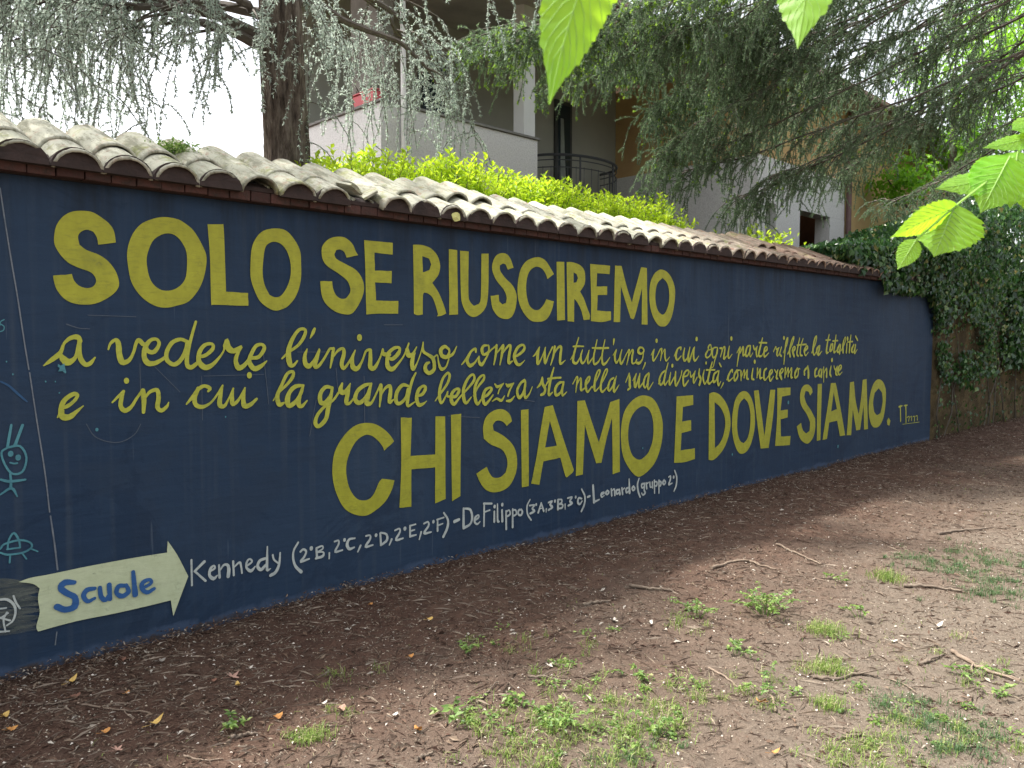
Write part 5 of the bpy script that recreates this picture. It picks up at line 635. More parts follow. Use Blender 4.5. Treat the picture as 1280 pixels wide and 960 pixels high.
# ------------------------------------------------------------ conifers
def curve(P, n):
    P = np.asarray(P, float); t = np.linspace(0, len(P)-1, n); out = []
    for s in t:
        i = min(int(s), len(P)-2); f = s-i; p1, p2 = P[i], P[i+1]; p0 = P[i-1] if i else 2*p1-p2; p3 = P[i+2] if i+2 < len(P) else 2*p2-p1
        out.append(.5*((2*p1)+(p2-p0)*f+(2*p0-5*p1+4*p2-p3)*f*f+(3*p1-p0-3*p2+p3)*f**3))
    return np.array(out)
def hang(nd, wd, b, d0, L, dens, nl, nw, droop=1., shoots=None, tuft=0., fork=True):
    L *= rng.choice([.5, .8, 1., 1.5])
    """a drooping twig with needles all round"""
    n = max(4, int(L/.07)); P = [b]; d = unit(d0)
    for q in range(n): d = unit(d+np.array([rng.normal(0, .14), rng.normal(0, .14), -.34*droop])); P.append(P[-1]+d*L/n)
    P = np.array(P); wd.add(*tube_np(P, np.linspace(.0045, .0018, n+1), 3))
    k = int(L*dens); t = rng.random(k)
    if tuft: nt = max(3, int(L/tuft)); t = np.clip((rng.integers(0, nt, k)+.5+rng.normal(0, .2, k))/nt, 0, 1)
    t = t**.85*n*.9999; i = np.minimum(t.astype(int), n-1); f = (t-i)[:, None]; Q = P[i]*(1-f)+P[i+1]*f; T = P[i+1]-P[i]
    needles(nd, Q, unit(T)*.8+unit(rng.normal(size=(k, 3)))*1.0, rng.uniform(.6, 1.1, k)*nl, nw)
    if fork:
        for q in range(rng.integers(1, 4)):
            i = rng.integers(0, n-1); sd_ = unit(P[i+1]-P[i]+rng.normal(0, .75, 3)); hang(nd, wd, P[i], sd_, L*rng.uniform(.25, .5), dens, nl, nw, droop*.8, shoots, tuft, False)
    if shoots is not None:
        k = 14; needles(shoots, np.repeat(P[-1:], k, 0)-rng.random((k, 1))*.03*unit(T[:1]), rng.normal(size=(k, 3))*.6+unit(P[-1]-P[-2]), np.full(k, .03), .009)
    return P
def bough(nd, wd, base, tip, rise, r0, nsec, sec_len, hl, dens, nl, nw, t0=.25, spread=1., sp=.11, shoots=None, pshoot=0., skip=0., droop=1., tuft=0., gap=0.):
    base = np.array(base, float); tip = np.array(tip, float); mid = (base+tip)/2+[0, 0, rise]
    P = curve([base, base*.4+mid*.6+[0, 0, rise*.2], mid*.4+tip*.6+[0, 0, rise*.25], tip], 26)+np.cumsum(rng.normal(0, .020, (26, 3)), 0)*np.minimum(np.linspace(0, 4, 26), 1)[:, None]*.8
    wd.add(*tube_np(P, np.linspace(r0, .006, 26), 6)); ax = unit(P[-1]-P[0]); side = unit(np.cross(ax, [0, 0, 1.]))
    for q in range(nsec):
        t = t0+(1-t0)*(q+rng.random())/nsec; i = min(int(t*25), 24); b = P[i]; s = 1 if q % 2 else -1
        L = sec_len*(1.15-.75*t)*rng.uniform(.6, 1.2); d = unit(ax*rng.uniform(.5, 1.)+side*s*spread*rng.uniform(.5, 1.)+[0, 0, rng.uniform(-.15, .15)])
        n = 9; Q = [b]; dd = d
        for _ in range(n-1): dd = unit(dd+np.array([rng.normal(0, .05), rng.normal(0, .05), -.07*droop])); Q.append(Q[-1]+dd*L/(n-1))
        if rng.random() < gap: continue
        Q = np.array(Q); wd.add(*tube_np(Q, np.linspace(r0*.22+.004, .003, n), 4))
        for u in np.arange(.06, L, sp):
            if rng.random() < skip: continue
            k = min(int(u/L*(n-1)), n-2); f = u/L*(n-1)-k; bb = Q[k]*(1-f)+Q[k+1]*f
            hang(nd, wd, bb, unit(Q[k+1]-Q[k])*.9+rng.normal(0, .45, 3)+[0, 0, -.2], hl*rng.uniform(.35, 1.15), dens, nl, nw, droop, shoots if rng.random() < pshoot else None, tuft)
        hang(nd, wd, Q[-1], Q[-1]-Q[-2], hl*rng.uniform(.6, 1.1), dens, nl, nw, droop, shoots if rng.random() < pshoot else None, tuft)
def trunk(name, parent, P, r, n=22, m=BARK):
    n *= 3; K = 200; P = curve(P, K); V, F = tube_np(P, np.interp(np.linspace(0, 1, K), np.linspace(0, 1, len(r)), r), n)
    c_ = np.repeat(P, n, 0); a = np.tile(np.arange(n), K)/n*6.283; d = V-c_; w_ = a+.35*vnoise(V[:, 2], a*0, 1.5, 3)
    rg = np.abs(vnoise(np.cos(w_)*4+9, np.sin(w_)*4+V[:, 2]*.9+9, 1.6, 6)-.5)*2; V = c_+d*(1+.05*np.sin(a*3+V[:, 2]*.8)+.16*(rg-.4)+rng.normal(0, .012, len(V)))[:, None]
    return tris(name, V, F, m, parent, True)
cedar = tag(empty('cedar_tree', (3.33, 1.8, 0)), 'blue cedar with thick brown trunk and grey-green drooping branches behind the wall at left', 'tree')
trunk('trunk', cedar, [(3.36, 1.8, -.1), (3.34, 1.8, 2), (3.28, 1.8, 4), (3.25, 1.85, 6.5), (3.25, 1.9, 9)], [.215, .185, .165, .15, .12])
nd = Acc(); wd = Acc()
CP = dict(dens=190, nl=.034, nw=.012)
for (bz, tip, rise, ns_, sl_, hl) in [
    (3.9, (-.9, 1.9, 3.25), .35, 17, 1.1, .5), (4.4, (.1, .9, 3.55), .4, 17, 1.2, .6), (5.0, (1.1, .3, 4.0), .45, 15, 1.1, .5), (4.1, (1.0, 3.4, 3.9), .3, 15, 1.2, .65),
    (3.8, (1.5, 1.4, 3.35), .2, 13, .8, .45), (4.0, (2.1, 1.3, 3.55), .25, 7, .6, .5), (4.5, (5.0, 1.9, 4.0), .3, 6, .9, .65), (4.2, (4.6, 1.6, 3.9), .2, 3, .6, .4),
    (4.7, (5.6, 2.6, 4.4), .3, 9, 1.0, .75), (4.6, (-.2, 3.4, 4.1), .4, 14, 1.2, .75), (4.8, (-1.2, .9, 4.2), .5, 15, 1.2, .7), (5.3, (4.6, .4, 4.6), .3, 12, 1., .5),
    (4.3, (2.85, 1.05, 3.85), .15, 3, .3, .55), (4.3, (.6, 2.4, 3.75), .3, 15, 1.0, .6)]:
    if tip[0] > 4: ns_ = int(ns_*.6)
    bough(nd, wd, (3.28, 1.82, bz), tip, rise, .045, int(ns_*2.4), sl_, hl*1.2, skip=.3, droop=1.0, sp=.11, t0=.26, tuft=.045, gap=.26, **CP)
# two long bare strands and the hanging cord of needles at the right of the crown
for (u, y, z, L) in ((4.053, 1.9, 4.1, 1.25), (4.195, 1.8, 4.15, 1.2), (3.85, 1.9, 4.2, .8), (4.698, 2.0, 4.3, 1.2), (4.513, 2.1, 4.3, 1.1), (3.274, 1.5, 4.0, 1.3)):
    for q in range(5): hang(nd, wd, np.array([u+rng.normal(0, .06), y+rng.normal(0, .06), z]), np.array([rng.normal(0, .15), rng.normal(0, .15), -1.]), L*rng.uniform(.7, 1.05), 130, .030, .010, 1., None, .05)
nd.build('needles', CEDAR, cedar)['kind'] = 'stuff'; wd.build('branches', TWIG, cedar)
spruce = tag(empty('spruce_tree', (10.2, -2.5, 0)), 'dark spruce whose long drooping boughs hang over the wall in front of the house', 'tree')
trunk('trunk', spruce, [(10.3, -2.5, -.1), (10.25, -2.5, 3), (10.2, -2.5, 7), (10.2, -2.5, 10)], [.25, .22, .18, .13])
nd = Acc(); wd = Acc(); sh = Acc()
SPP = dict(dens=300, nl=.032, nw=.0085)
TB = [[(5.34, 2.0, 4.66, 5.2, 0.5, 14, 0.26, 0.5), (5.87, 1.8, 4.38, 4.9, 0.5, 13, 0.26, 0.5), (6.72, 1.9, 4.43, 5.0, 0.5, 12, 0.26, 0.5), (7.93, 2.2, 4.87, 5.1, 0.4, 12, 0.26, 0.3), (8.38, 1.8, 4.44, 4.9, 0.4, 14, 0.38, 0.1), (8.07, 1.4, 3.74, 4.5, 0.35, 15, 0.42, 0.08), (9.08, 1.9, 3.62, 4.4, 0.3, 16, 0.45, 0.05), (8.57, 1.0, 3.75, 4.6, 0.4, 15, 0.42, 0.08), (9.71, 1.5, 3.54, 4.3, 0.3, 16, 0.45, 0.03), (9.51, 1.0, 4.3, 4.9, 0.4, 14, 0.42, 0.05), (9.67, 0.9, 3.41, 4.1, 0.25, 15, 0.42, 0.03), (11.86, 1.6, 4.19, 4.5, 0.3, 15, 0.42, 0.02), (11.19, 0.8, 3.86, 4.2, 0.3, 14, 0.4, 0.02), (8.19, 1.0, 4.87, 5.3, 0.5, 13, 0.36, 0.05), (8.37, 0.6, 5.17, 5.6, 0.5, 12, 0.36, 0.05), (9.33, 0.3, 5.21, 5.4, 0.4, 11, 0.36, 0.02), (6.29, 1.3, 4.46, 5.3, 0.5, 12, 0.28, 0.3), (7.1, 1.2, 4.53, 5.1, 0.5, 12, 0.28, 0.2), (8.99, 1.8, 4.77, 4.8, 0.4, 14, 0.45, 0.1), (9.25, 1.6, 4.47, 4.8, 0.4, 14, 0.45, 0.05), (11.24, 2.2, 4.43, 4.6, 0.4, 14, 0.45, 0.03), (11.43, 1.6, 5.13, 4.8, 0.4, 14, 0.45, 0.0), (11.78, 1.2, 4.76, 4.6, 0.4, 12, 0.42, 0.0), (10.54, 2.6, 4.5, 4.6, 0.4, 14, 0.45, 0.1), (7.25, 0.8, 4.72, 5.4, 0.5, 13, 0.42, 0.05), (9.2, 1.4, 4.97, 5.2, 0.45, 14, 0.42, 0.05), (9.5, 0.9, 5.12, 5.2, 0.45, 13, 0.42, 0.0), (10.99, 1.2, 5.12, 5.0, 0.4, 13, 0.42, 0.0), (8.49, 0.7, 4.28, 5.0, 0.4, 14, 0.42, 0.02), (11.53, 0.9, 4.32, 4.6, 0.4, 12, 0.4, 0.0), (13.62, 1.2, 4.0, 4.1, 0.25, 12, 0.38, 0.0), (14.66, 0.8, 3.81, 3.7, 0.2, 10, 0.34, 0.0), (14.3, 0.2, 4.09, 4.2, 0.2, 10, 0.34, 0.0), (12.98, -0.6, 4.65, 5.0, 0.3, 10, 0.36, 0.0), (12.13, -0.8, 5.6, 5.8, 0.3, 9, 0.34, 0.0)]]
for (x, y, z, bz, rise, ns_, hl, ps) in TB[0]:
    far = x < 8.4
    bough(nd, wd, (10.2, -2.5, bz+.9+rng.uniform(-.5, .7)), (x, y, z), rise-.45+rng.uniform(-.25, .25), .017, int(ns_*(2.6 if far else 2.2)), 1.0 if far else .8, hl*(1.25 if far else 1.), t0=.5 if far else .25, skip=.05 if far else .3, shoots=sh, pshoot=ps, droop=.72, sp=.085, tuft=0., gap=.04 if far else .25, **SPP)
nd.build('needles', SPRUCE, spruce)['kind'] = 'stuff'; wd.build('branches', TWIG, spruce); sh.build('shoots', SHOOT, spruce)['kind'] = 'stuff'

# ------------------------------------------------------------ broadleaf tree at the right
def broad(name, label, x, y, blobs, n, ls, tr):
    t = tag(empty(name, (x, y, 0)), label, 'tree'); trunk('trunk', t, [(x, y, -.1), (x+.1, y, 2.5), (x, y+.1, 5), (x-.2, y, 7.5)], tr, 12); acc = Acc(); w = Acc()
    for (bx_, by_, bz_, br) in blobs:
        w.add(*tube_np(curve([(x, y, bz_*.55), ((x+bx_)/2, (y+by_)/2, bz_*.8), (bx_, by_, bz_)], 8), np.linspace(.06, .015, 8), 5))
        k = int(n*br**2); nc = int(26*br**2); cc = unit(rng.normal(size=(nc, 3)))*(rng.random((nc, 1))**.4)*br*[1, 1, .75]+[bx_, by_, bz_]
        P = cc[rng.integers(0, nc, k)]+rng.normal(0, .13*br+.05, (k, 3)); leaves(acc, P, rng.normal(0, .7, (k, 3))+[0, 0, -.6], rng.normal(0, .6, (k, 3))+[0, -.2, 1], rng.uniform(.7, 1.2, k)*ls, rng.uniform(.5, .8, k)*ls, .15)
    acc.build('foliage', BROAD, t); w.build('limb', TWIG, t)
BL = [(20.19, 1.5, 7.44, 1.5), (21.18, 1.0, 6.3, 1.3), (20.71, 1.2, 8.71, 1.4), (18.25, 2.2, 5.07, 0.8), (20.85, 2.4, 5.93, 0.9), (24.0, 1.4, 8.88, 1.6), (20.9, 1.9, 6.04, 0.9), (18.01, 2.6, 4.92, 0.6)]
broad('maple_tree', 'bright green broadleaf tree behind the ivy at the right edge', 20.5, 2.0, BL, 900, .12, [.16, .13, .1, .06])

# ------------------------------------------------------------ hazel twigs close to the camera
def leafobj(parent, base, tip, face, W_, curl=.12, bend=0., label=None, teeth=13):
    """serrated leaf: base and tip in space, face = direction its upper side looks"""
    base = np.array(base, float); tip = np.array(tip, float); L = np.linalg.norm(tip-base); D = (tip-base)/L; N = np.array(face, float); N = unit(N-D*(N@D)); Sd = np.cross(D, N)
    n = 66; V = []; cols = (-1, -.66, -.33, 0, .33, .66, 1)
    for i in range(n+1):
        t = i/n; w = W_/2*(math.sin(math.pi*min(1, t**.62))**.85)*(1 if t < .75 else (1-(t-.75)/.25*.55)); ph = (t*teeth) % 1; ph2 = (t*teeth*3) % 1
        w *= 1+.11*(ph-.5)*(t > .04)+.05*(ph2-.5); w = max(w, .0006)
        for s in cols:
            off = -curl*L*(t-.3)**2+.16*abs(s)*w+.05*w*math.sin(t*teeth*2*math.pi*.7-abs(s)*2.6)*abs(s)
            V.append(base+D*t*L+Sd*(s*w+bend*L*math.sin(math.pi*t))+N*off)
    k = 7; F = [(i*k+j, i*k+j+1, (i+1)*k+j+1, (i+1)*k+j) for i in range(n) for j in range(k-1)]
    lf = tris('leaf', V, F, HAZEL, parent, True)
    if label: lf['label'] = label
    V = np.array(V).reshape(n+1, 7, 3); acc = Acc(); off = N*.0004
    acc.add(*tube_np(V[:, 3]-off, np.linspace(W_*.016, .0003, n+1), 5))
    for q in range(1, 9):
        i = int(n*(.04+.085*q)); 
        for sgn in (0, 1):
            path = [V[min(n, i+int(5.5*j)), 3+(j if sgn else -j)] for j in range(4)]; acc.add(*tube_np(np.array(path)-off, np.linspace(W_*.007, .0003, 4), 4))
    v = acc.build('vein', HVEIN); v.parent = lf; v.matrix_parent_inverse = Matrix.Translation(-Vector(parent.location)) @ Matrix.Translation(Vector(parent.location))
    return lf
def stemobj(parent, pts, r): 
    V, F = tube_np(curve(pts, 14), np.linspace(r, r*.6, 14), 7); tris('stem', V, F, HVEIN, parent, True)
CAMP = np.array([0, -4.18, 1.55])
TW = [('hazel_leaf_spray', 'single bright translucent green leaf hanging point down from the top edge at centre', [((0.4891, -3.7916, 1.868), (0.4173, -3.7903, 1.7104), 0.0568, (-0.1, 0, 0.1), 0.05, None, -0.03)], [(0.5563, -3.7642, 1.9789), (0.5076, -3.7782, 1.9096), (0.4891, -3.7916, 1.868)]), ('hazel_leaf_spray', 'smaller pointed green leaf hanging from the top edge right of centre', [((0.7174, -3.8421, 1.9317), (0.6804, -3.8448, 1.7995), 0.0653, (0.9, 0, 0.2), 0.05, None, 0.0)], [(0.8332, -3.834, 2.0459), (0.7608, -3.8388, 1.9775), (0.7174, -3.8421, 1.9317)]), ('hazel_branch', 'spray of bright backlit serrated leaves reaching in from the right edge', [((1.1261, -3.8399, 1.718), (1.082, -3.8304, 1.6488), 0.0869, (0.1, 0, 0.1), 0.05, 'round bright lower leaf', 0.0), ((1.1274, -3.8414, 1.716), (1.0201, -3.7958, 1.6713), 0.034, (0.5, 0.2, 0.45), 0.1, 'narrow leaf pointing left seen edge on', 0.0), ((1.0672, -3.8141, 1.6708), (1.038, -3.8027, 1.632), 0.0269, (0.2, 0, 0.2), 0.1, 'smallest leaf at the tip', 0.0), ((1.2356, -3.8591, 1.7678), (1.1287, -3.8129, 1.7358), 0.053, (0.2, 0.3, -1.2), 0.12, 'grey-green leaf showing its upper side', 0.0), ((1.2243, -3.8744, 1.7881), (1.1699, -3.8556, 1.7088), 0.0693, (0.1, 0, 0.3), 0.08, None, 0.0), ((1.2786, -3.8703, 1.8037), (1.2444, -3.8716, 1.7214), 0.0654, (-0.2, 0, 0.3), 0.08, None, 0.0), ((1.3489, -3.8803, 1.8379), (1.2425, -3.8348, 1.8037), 0.0381, (0.2, 0.4, -1.3), 0.1, None, 0.0), ((1.3833, -3.8839, 1.8638), (1.295, -3.8557, 1.8351), 0.0502, (0.2, 0.4, -1.0), 0.1, None, 0.0), ((1.3235, -3.8873, 1.7915), (1.2829, -3.8816, 1.718), 0.0666, (0, 0, 0.3), 0.08, None, 0.0), ((1.2512, -3.8448, 1.7872), (1.2021, -3.8268, 1.7602), 0.0283, (0, 0, 0.3), 0.08, None, 0.0)], [(1.5345, -3.902, 1.9131), (1.3404, -3.8727, 1.83), (1.2219, -3.8597, 1.7668), (1.1267, -3.8406, 1.717), (1.0672, -3.8141, 1.6708)])]
for nm, lab, leavesd, stem in TW:
    t = tag(empty(nm, tuple(leavesd[0][0])), lab, 'branch', None)
    for (b, p, w, tilt, cu, ll, bd) in leavesd:
        b_ = np.array(b); tc = unit(CAMP-b_)*-1; leafobj(t, b, p, tc+np.array(tilt), w, cu, bd, ll)
    stemobj(t, stem, .0021)

# ------------------------------------------------------------ litter, leaves, sticks, weeds on the soil
def gp(x, y, dz=0): return np.stack([x, y, gz(x, y)+dz], -1)
def spread(n, ymin=-4.6, ymax=-.02, x0=-.3, x1=19, p=2.1): return x0+(x1-x0)*rng.random(n)**p, ymin+(ymax-ymin)*rng.random(n)
acc = Acc(); n = 150000; x, y = spread(n); keep = rng.random(n) < (.2+.8*vnoise(x, y, 1.7, 21))*np.interp(y, [-4.5, -2.2, -1.2, 0], [.28, .38, .85, 1.]); x, y = x[keep], y[keep]; n = len(x)
a = rng.random(n)*6.283; D = np.stack([np.cos(a), np.sin(a), rng.normal(0, .28, n)], -1); L = np.minimum(rng.gamma(2.0, .0075, n)+.006, .05); P = gp(x, y, .003+rng.random(n)*.006)
leaves(acc, P, D, np.stack([rng.normal(0, .6, n), rng.normal(0, .6, n), np.ones(n)], -1), L, L*rng.uniform(.10, .42, n), .3); tag(acc.build('bark_litter', LITTER), kind='stuff', label='brown bark crumbs, needles and seed husks scattered over the soil', cat='litter')
acc = Acc(); n = 170000; x, y = spread(n, x1=14, p=1.8); keep = rng.random(n) < .25+.75*vnoise(x, y, 5., 31); x, y = x[keep], y[keep]; n = len(x); a = rng.random(n)*6.283; L = rng.uniform(.004, .015, n)
leaves(acc, gp(x, y, .002+rng.random(n)*.004), np.stack([np.cos(a), np.sin(a), rng.normal(0, .3, n)], -1), np.stack([rng.normal(0, .7, n), rng.normal(0, .7, n), np.ones(n)], -1), L, L*rng.uniform(.2, .7, n), .3)
tag(acc.build('soil_crumbs', littermat('crumb_bits', [(0, (.05, .032, .024)), (.35, (.12, .078, .056)), (.7, (.22, .18, .135)), (.92, (.36, .31, .24)), (1, (.50, .45, .37))])), kind='stuff', label='fine crumbs and chaff covering the soil', cat='litter')
# needles and mud splashed and drifted along the foot of the wall
acc = Acc(); n = 13000; x = -.3+18*rng.random(n)**1.7; y = -np.abs(rng.normal(0, .10, n))-.008; h = np.clip(.035+.03*vnoise(x, x*0, 1.9, 9)-.22*np.abs(y), .003, 1)*rng.random(n); a = rng.random(n)*6.283; L = rng.uniform(.008, .032, n)
leaves(acc, np.stack([x, y, gz(x, y)+h], -1), np.stack([np.cos(a), np.sin(a), rng.normal(0, .4, n)], -1), np.stack([rng.normal(0, .5, n), rng.normal(0, .5, n), np.ones(n)], -1), L, L*rng.uniform(.08, .4, n), .3)
tag(acc.build('drifted_litter', LITTER), kind='stuff', label='dark drift of needles and bark piled along the foot of the blue wall', cat='litter')
acc = Acc(); n = 30000; x, y = spread(n); a = rng.random(n)*6.283; L = rng.uniform(.03, .13, n); P = gp(x, y, .004)
D = np.stack([np.cos(a), np.sin(a), rng.normal(0, .10, n)], -1); leaves(acc, P, D, np.stack([rng.normal(0, .3, n), rng.normal(0, .3, n), np.ones(n)], -1), L, rng.uniform(.0015, .004, n), .5)
tag(acc.build('fine_twigs', littermat('fine_twig_bits', [(0, (.09, .06, .045)), (.4, (.18, .13, .10)), (.8, (.32, .26, .20))])), kind='stuff', label='thin dry straws and twigs lying everywhere on the soil', cat='twigs')
# clods: small lumps of earth
acc = Acc(); n = 2600; x, y = spread(n, x1=14); P = gp(x, y, 0); r = rng.gamma(2, .005, n)+.004
ico = np.array([(0, 0, 1), (1, 0, 0), (0, 1, 0), (-1, 0, 0), (0, -1, 0), (0, 0, -1)], float); IF = np.array([(0, 1, 2), (0, 2, 3), (0, 3, 4), (0, 4, 1), (5, 2, 1), (5, 3, 2), (5, 4, 3), (5, 1, 4)])
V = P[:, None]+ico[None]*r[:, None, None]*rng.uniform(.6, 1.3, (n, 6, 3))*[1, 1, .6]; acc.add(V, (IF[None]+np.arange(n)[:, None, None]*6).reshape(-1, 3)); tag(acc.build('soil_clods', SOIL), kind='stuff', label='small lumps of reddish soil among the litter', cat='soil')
# pale husks
acc = Acc(); n = 3800; x, y = spread(n, x1=16); a = rng.random(n)*6.283; L = rng.uniform(.005, .018, n); leaves(acc, gp(x, y, .008), np.stack([np.cos(a), np.sin(a), rng.normal(0, .2, n)], -1), np.stack([rng.normal(0, .5, n), rng.normal(0, .5, n), np.ones(n)], -1), L, L*.6, .3)
tag(acc.build('pale_husks', dead('pale_husk', (.62, .57, .50), (.48, .42, .36))), kind='stuff', label='tiny pale seed husks dotted over the soil', cat='husks')
def blades(acc, x, y, hmin, hmax, w=.0035, lean=.5):
    n = len(x); P = gp(x, y, -.004); a = rng.random(n)*6.283; h = rng.uniform(hmin, hmax, n); d = np.stack([np.cos(a), np.sin(a), np.zeros(n)], -1); l = (rng.random(n)*lean)[:, None]
    s = np.cross(d, [0, 0, 1.])*w/2; m_ = P+d*l*h[:, None]*.35+np.array([0, 0, 1])*h[:, None]*.6; t = P+d*l*h[:, None]*1.1+np.array([0, 0, 1])*h[:, None]*(1-.4*l)
    V = np.stack([P-s, P+s, m_+s*.8, m_-s*.8, t], 1); b = np.arange(n)[:, None]*5; acc.add(V, np.concatenate([b+[[0, 1, 2]], b+[[0, 2, 3]], b+[[3, 2, 4]]]))
def blob(cx, cy, rx, ry, n, tf=22):
    m_ = max(3, n//tf); tx, ty = cx+rng.normal(0, rx*.55, m_), cy+rng.normal(0, ry*.55, m_); i = rng.integers(0, m_, n); r = rng.uniform(.008, .035, m_)[i]
    return tx[i]+rng.normal(0, 1, n)*r, ty[i]+rng.normal(0, 1, n)*r
acc = Acc()
for (cx, cy, rx, ry, n) in [(2.222, -2.18, 0.287, 0.251, 675), (2.029, -2.114, 0.193, 0.163, 375), (2.458, -2.143, 0.266, 0.238, 525), (2.395, -2.392, 0.219, 0.209, 525), (2.589, -2.365, 0.189, 0.187, 375), (2.925, -2.295, 0.216, 0.171, 300), (2.957, -3.066, 0.264, 0.174, 375), (3.208, -3.149, 0.234, 0.193, 375), (3.173, -2.539, 0.191, 0.174, 225), (2.754, -1.649, 0.243, 0.2, 187), (2.83, -1.299, 0.217, 0.187, 112), (1.921, -1.081, 0.238, 0.15, 112), (1.559, -1.486, 0.162, 0.137, 150), (2.132, -1.823, 0.195, 0.146, 187), (3.708, -2.586, 0.193, 0.215, 150), (3.603, -1.901, 0.284, 0.25, 150), (4.117, -2.987, 0.321, 0.299, 150), (3.427, -3.364, 0.192, 0.201, 225), (2.93, -2.959, 0.179, 0.178, 225)]: blades(acc, *blob(cx, cy, rx, ry, n), .012, .06, .003, 1.3)
x, y = spread(15000, ymax=-.9, x1=12); k_ = rng.random(len(x)) < vnoise(x, y, 2.2, 44)**2*np.interp(y, [-4, -1], [1.2, .25]); blades(acc, x[k_], y[k_], .008, .035, .003, 1.5); tag(acc.build('sparse_grass', GRASS), kind='stuff', label='sparse yellow-green grass in the lower part of the ground', cat='grass')
acc = Acc()
for (cx, cy, rx, ry, n) in [(5.853, -2.465, 0.32, 0.276, 1050), (6.305, -2.637, 0.335, 0.335, 1050), (5.648, -2.868, 0.309, 0.319, 1050), (5.317, -2.759, 0.244, 0.199, 525), (3.446, -3.16, 0.242, 0.195, 675), (3.491, -2.957, 0.174, 0.143, 375), (3.253, -3.356, 0.181, 0.141, 525), (5.865, -2.205, 0.224, 0.196, 375), (2.282, -2.441, 0.188, 0.112, 375)]: blades(acc, *blob(cx, cy, rx, ry, n), .012, .05, .003, 1.3)
tag(acc.build('dark_grass', DGRASS), kind='stuff', label='flat patches of dark green grass at the right side of the ground', cat='grass')  # patches of blades in a darker green
# tiny weeds (clover like) strewn in the grassy zones
acc = Acc()
for (cx, cy, rx, ry, n) in [(2.268, -2.139, 0.292, 0.233, 280), (2.225, -1.914, 0.233, 0.204, 140), (2.676, -2.051, 0.284, 0.233, 160), (2.835, -2.313, 0.277, 0.227, 140), (3.551, -2.297, 0.341, 0.306, 80), (1.996, -1.783, 0.177, 0.15, 80), (3.482, -3.148, 0.326, 0.286, 200), (3.18, -2.851, 0.267, 0.221, 100), (2.485, -2.439, 0.215, 0.185, 160), (4.026, -3.148, 0.229, 0.225, 80), (2.713, -1.737, 0.25, 0.202, 80), (2.712, -1.183, 0.232, 0.2, 40), (3.928, -1.694, 0.291, 0.214, 60), (3.331, -1.634, 0.259, 0.178, 48)]:
    x, y = blob(cx, cy, rx, ry, n); a = rng.random(n)*6.283; L = rng.uniform(.008, .024, n); leaves(acc, gp(x, y, .004+rng.random(n)*.018), np.stack([np.cos(a), np.sin(a), rng.normal(.1, .3, n)], -1), np.stack([rng.normal(0, .4, n), rng.normal(0, .4, n), np.ones(n)], -1), L, L*.7, .15)
tag(acc.build('creeping_weeds', WEED), kind='stuff', label='low creeping weeds mixed into the grass in the foreground', cat='weeds')
def weed(name, label, x, y, r, h, n, kind):
    t = tag(empty(name, (x, y, float(gz(x, y)))), label, 'weed' if kind != 'grass' else 'grass', 'weeds and tufts on the soil'); acc = Acc()
    if kind == 'grass': blades(acc, x+rng.normal(0, r*.4, n*4), y+rng.normal(0, r*.4, n*4), h*.35, h, .003, 1.2); acc.build('blades', GRASS, t)['kind'] = 'stuff'; return
    st = Acc(); k = max(5, n//9)
    for q in range(k):
        a = random.random()*6.28; rr = r*random.random()**.6; b = gp(np.array([x+rr*.3*math.cos(a)]), np.array([y+rr*.3*math.sin(a)]))[0]; e = b+np.array([math.cos(a)*rr, math.sin(a)*rr, h*random.uniform(.5, 1)])
        P = curve([b, (b+e)/2+[0, 0, h*.3], e], 6); st.add(*tube_np(P, .0015, 3)); m_ = 13 if kind == 'leafy' else 4
        i = rng.integers(2, 6, m_); aa = rng.random(m_)*6.28; L = rng.uniform(.014, .030, m_) if kind == 'leafy' else rng.uniform(.03, .05, m_)
        leaves(acc, P[i], np.stack([np.cos(aa), np.sin(aa), rng.normal(.1, .3, m_)], -1), np.stack([rng.normal(0, .3, m_), rng.normal(0, .3, m_), np.ones(m_)], -1), L, L*(.55 if kind == 'leafy' else .6), .12)
    acc.build('foliage', WEED, t); st.build('stem', WEED, t)
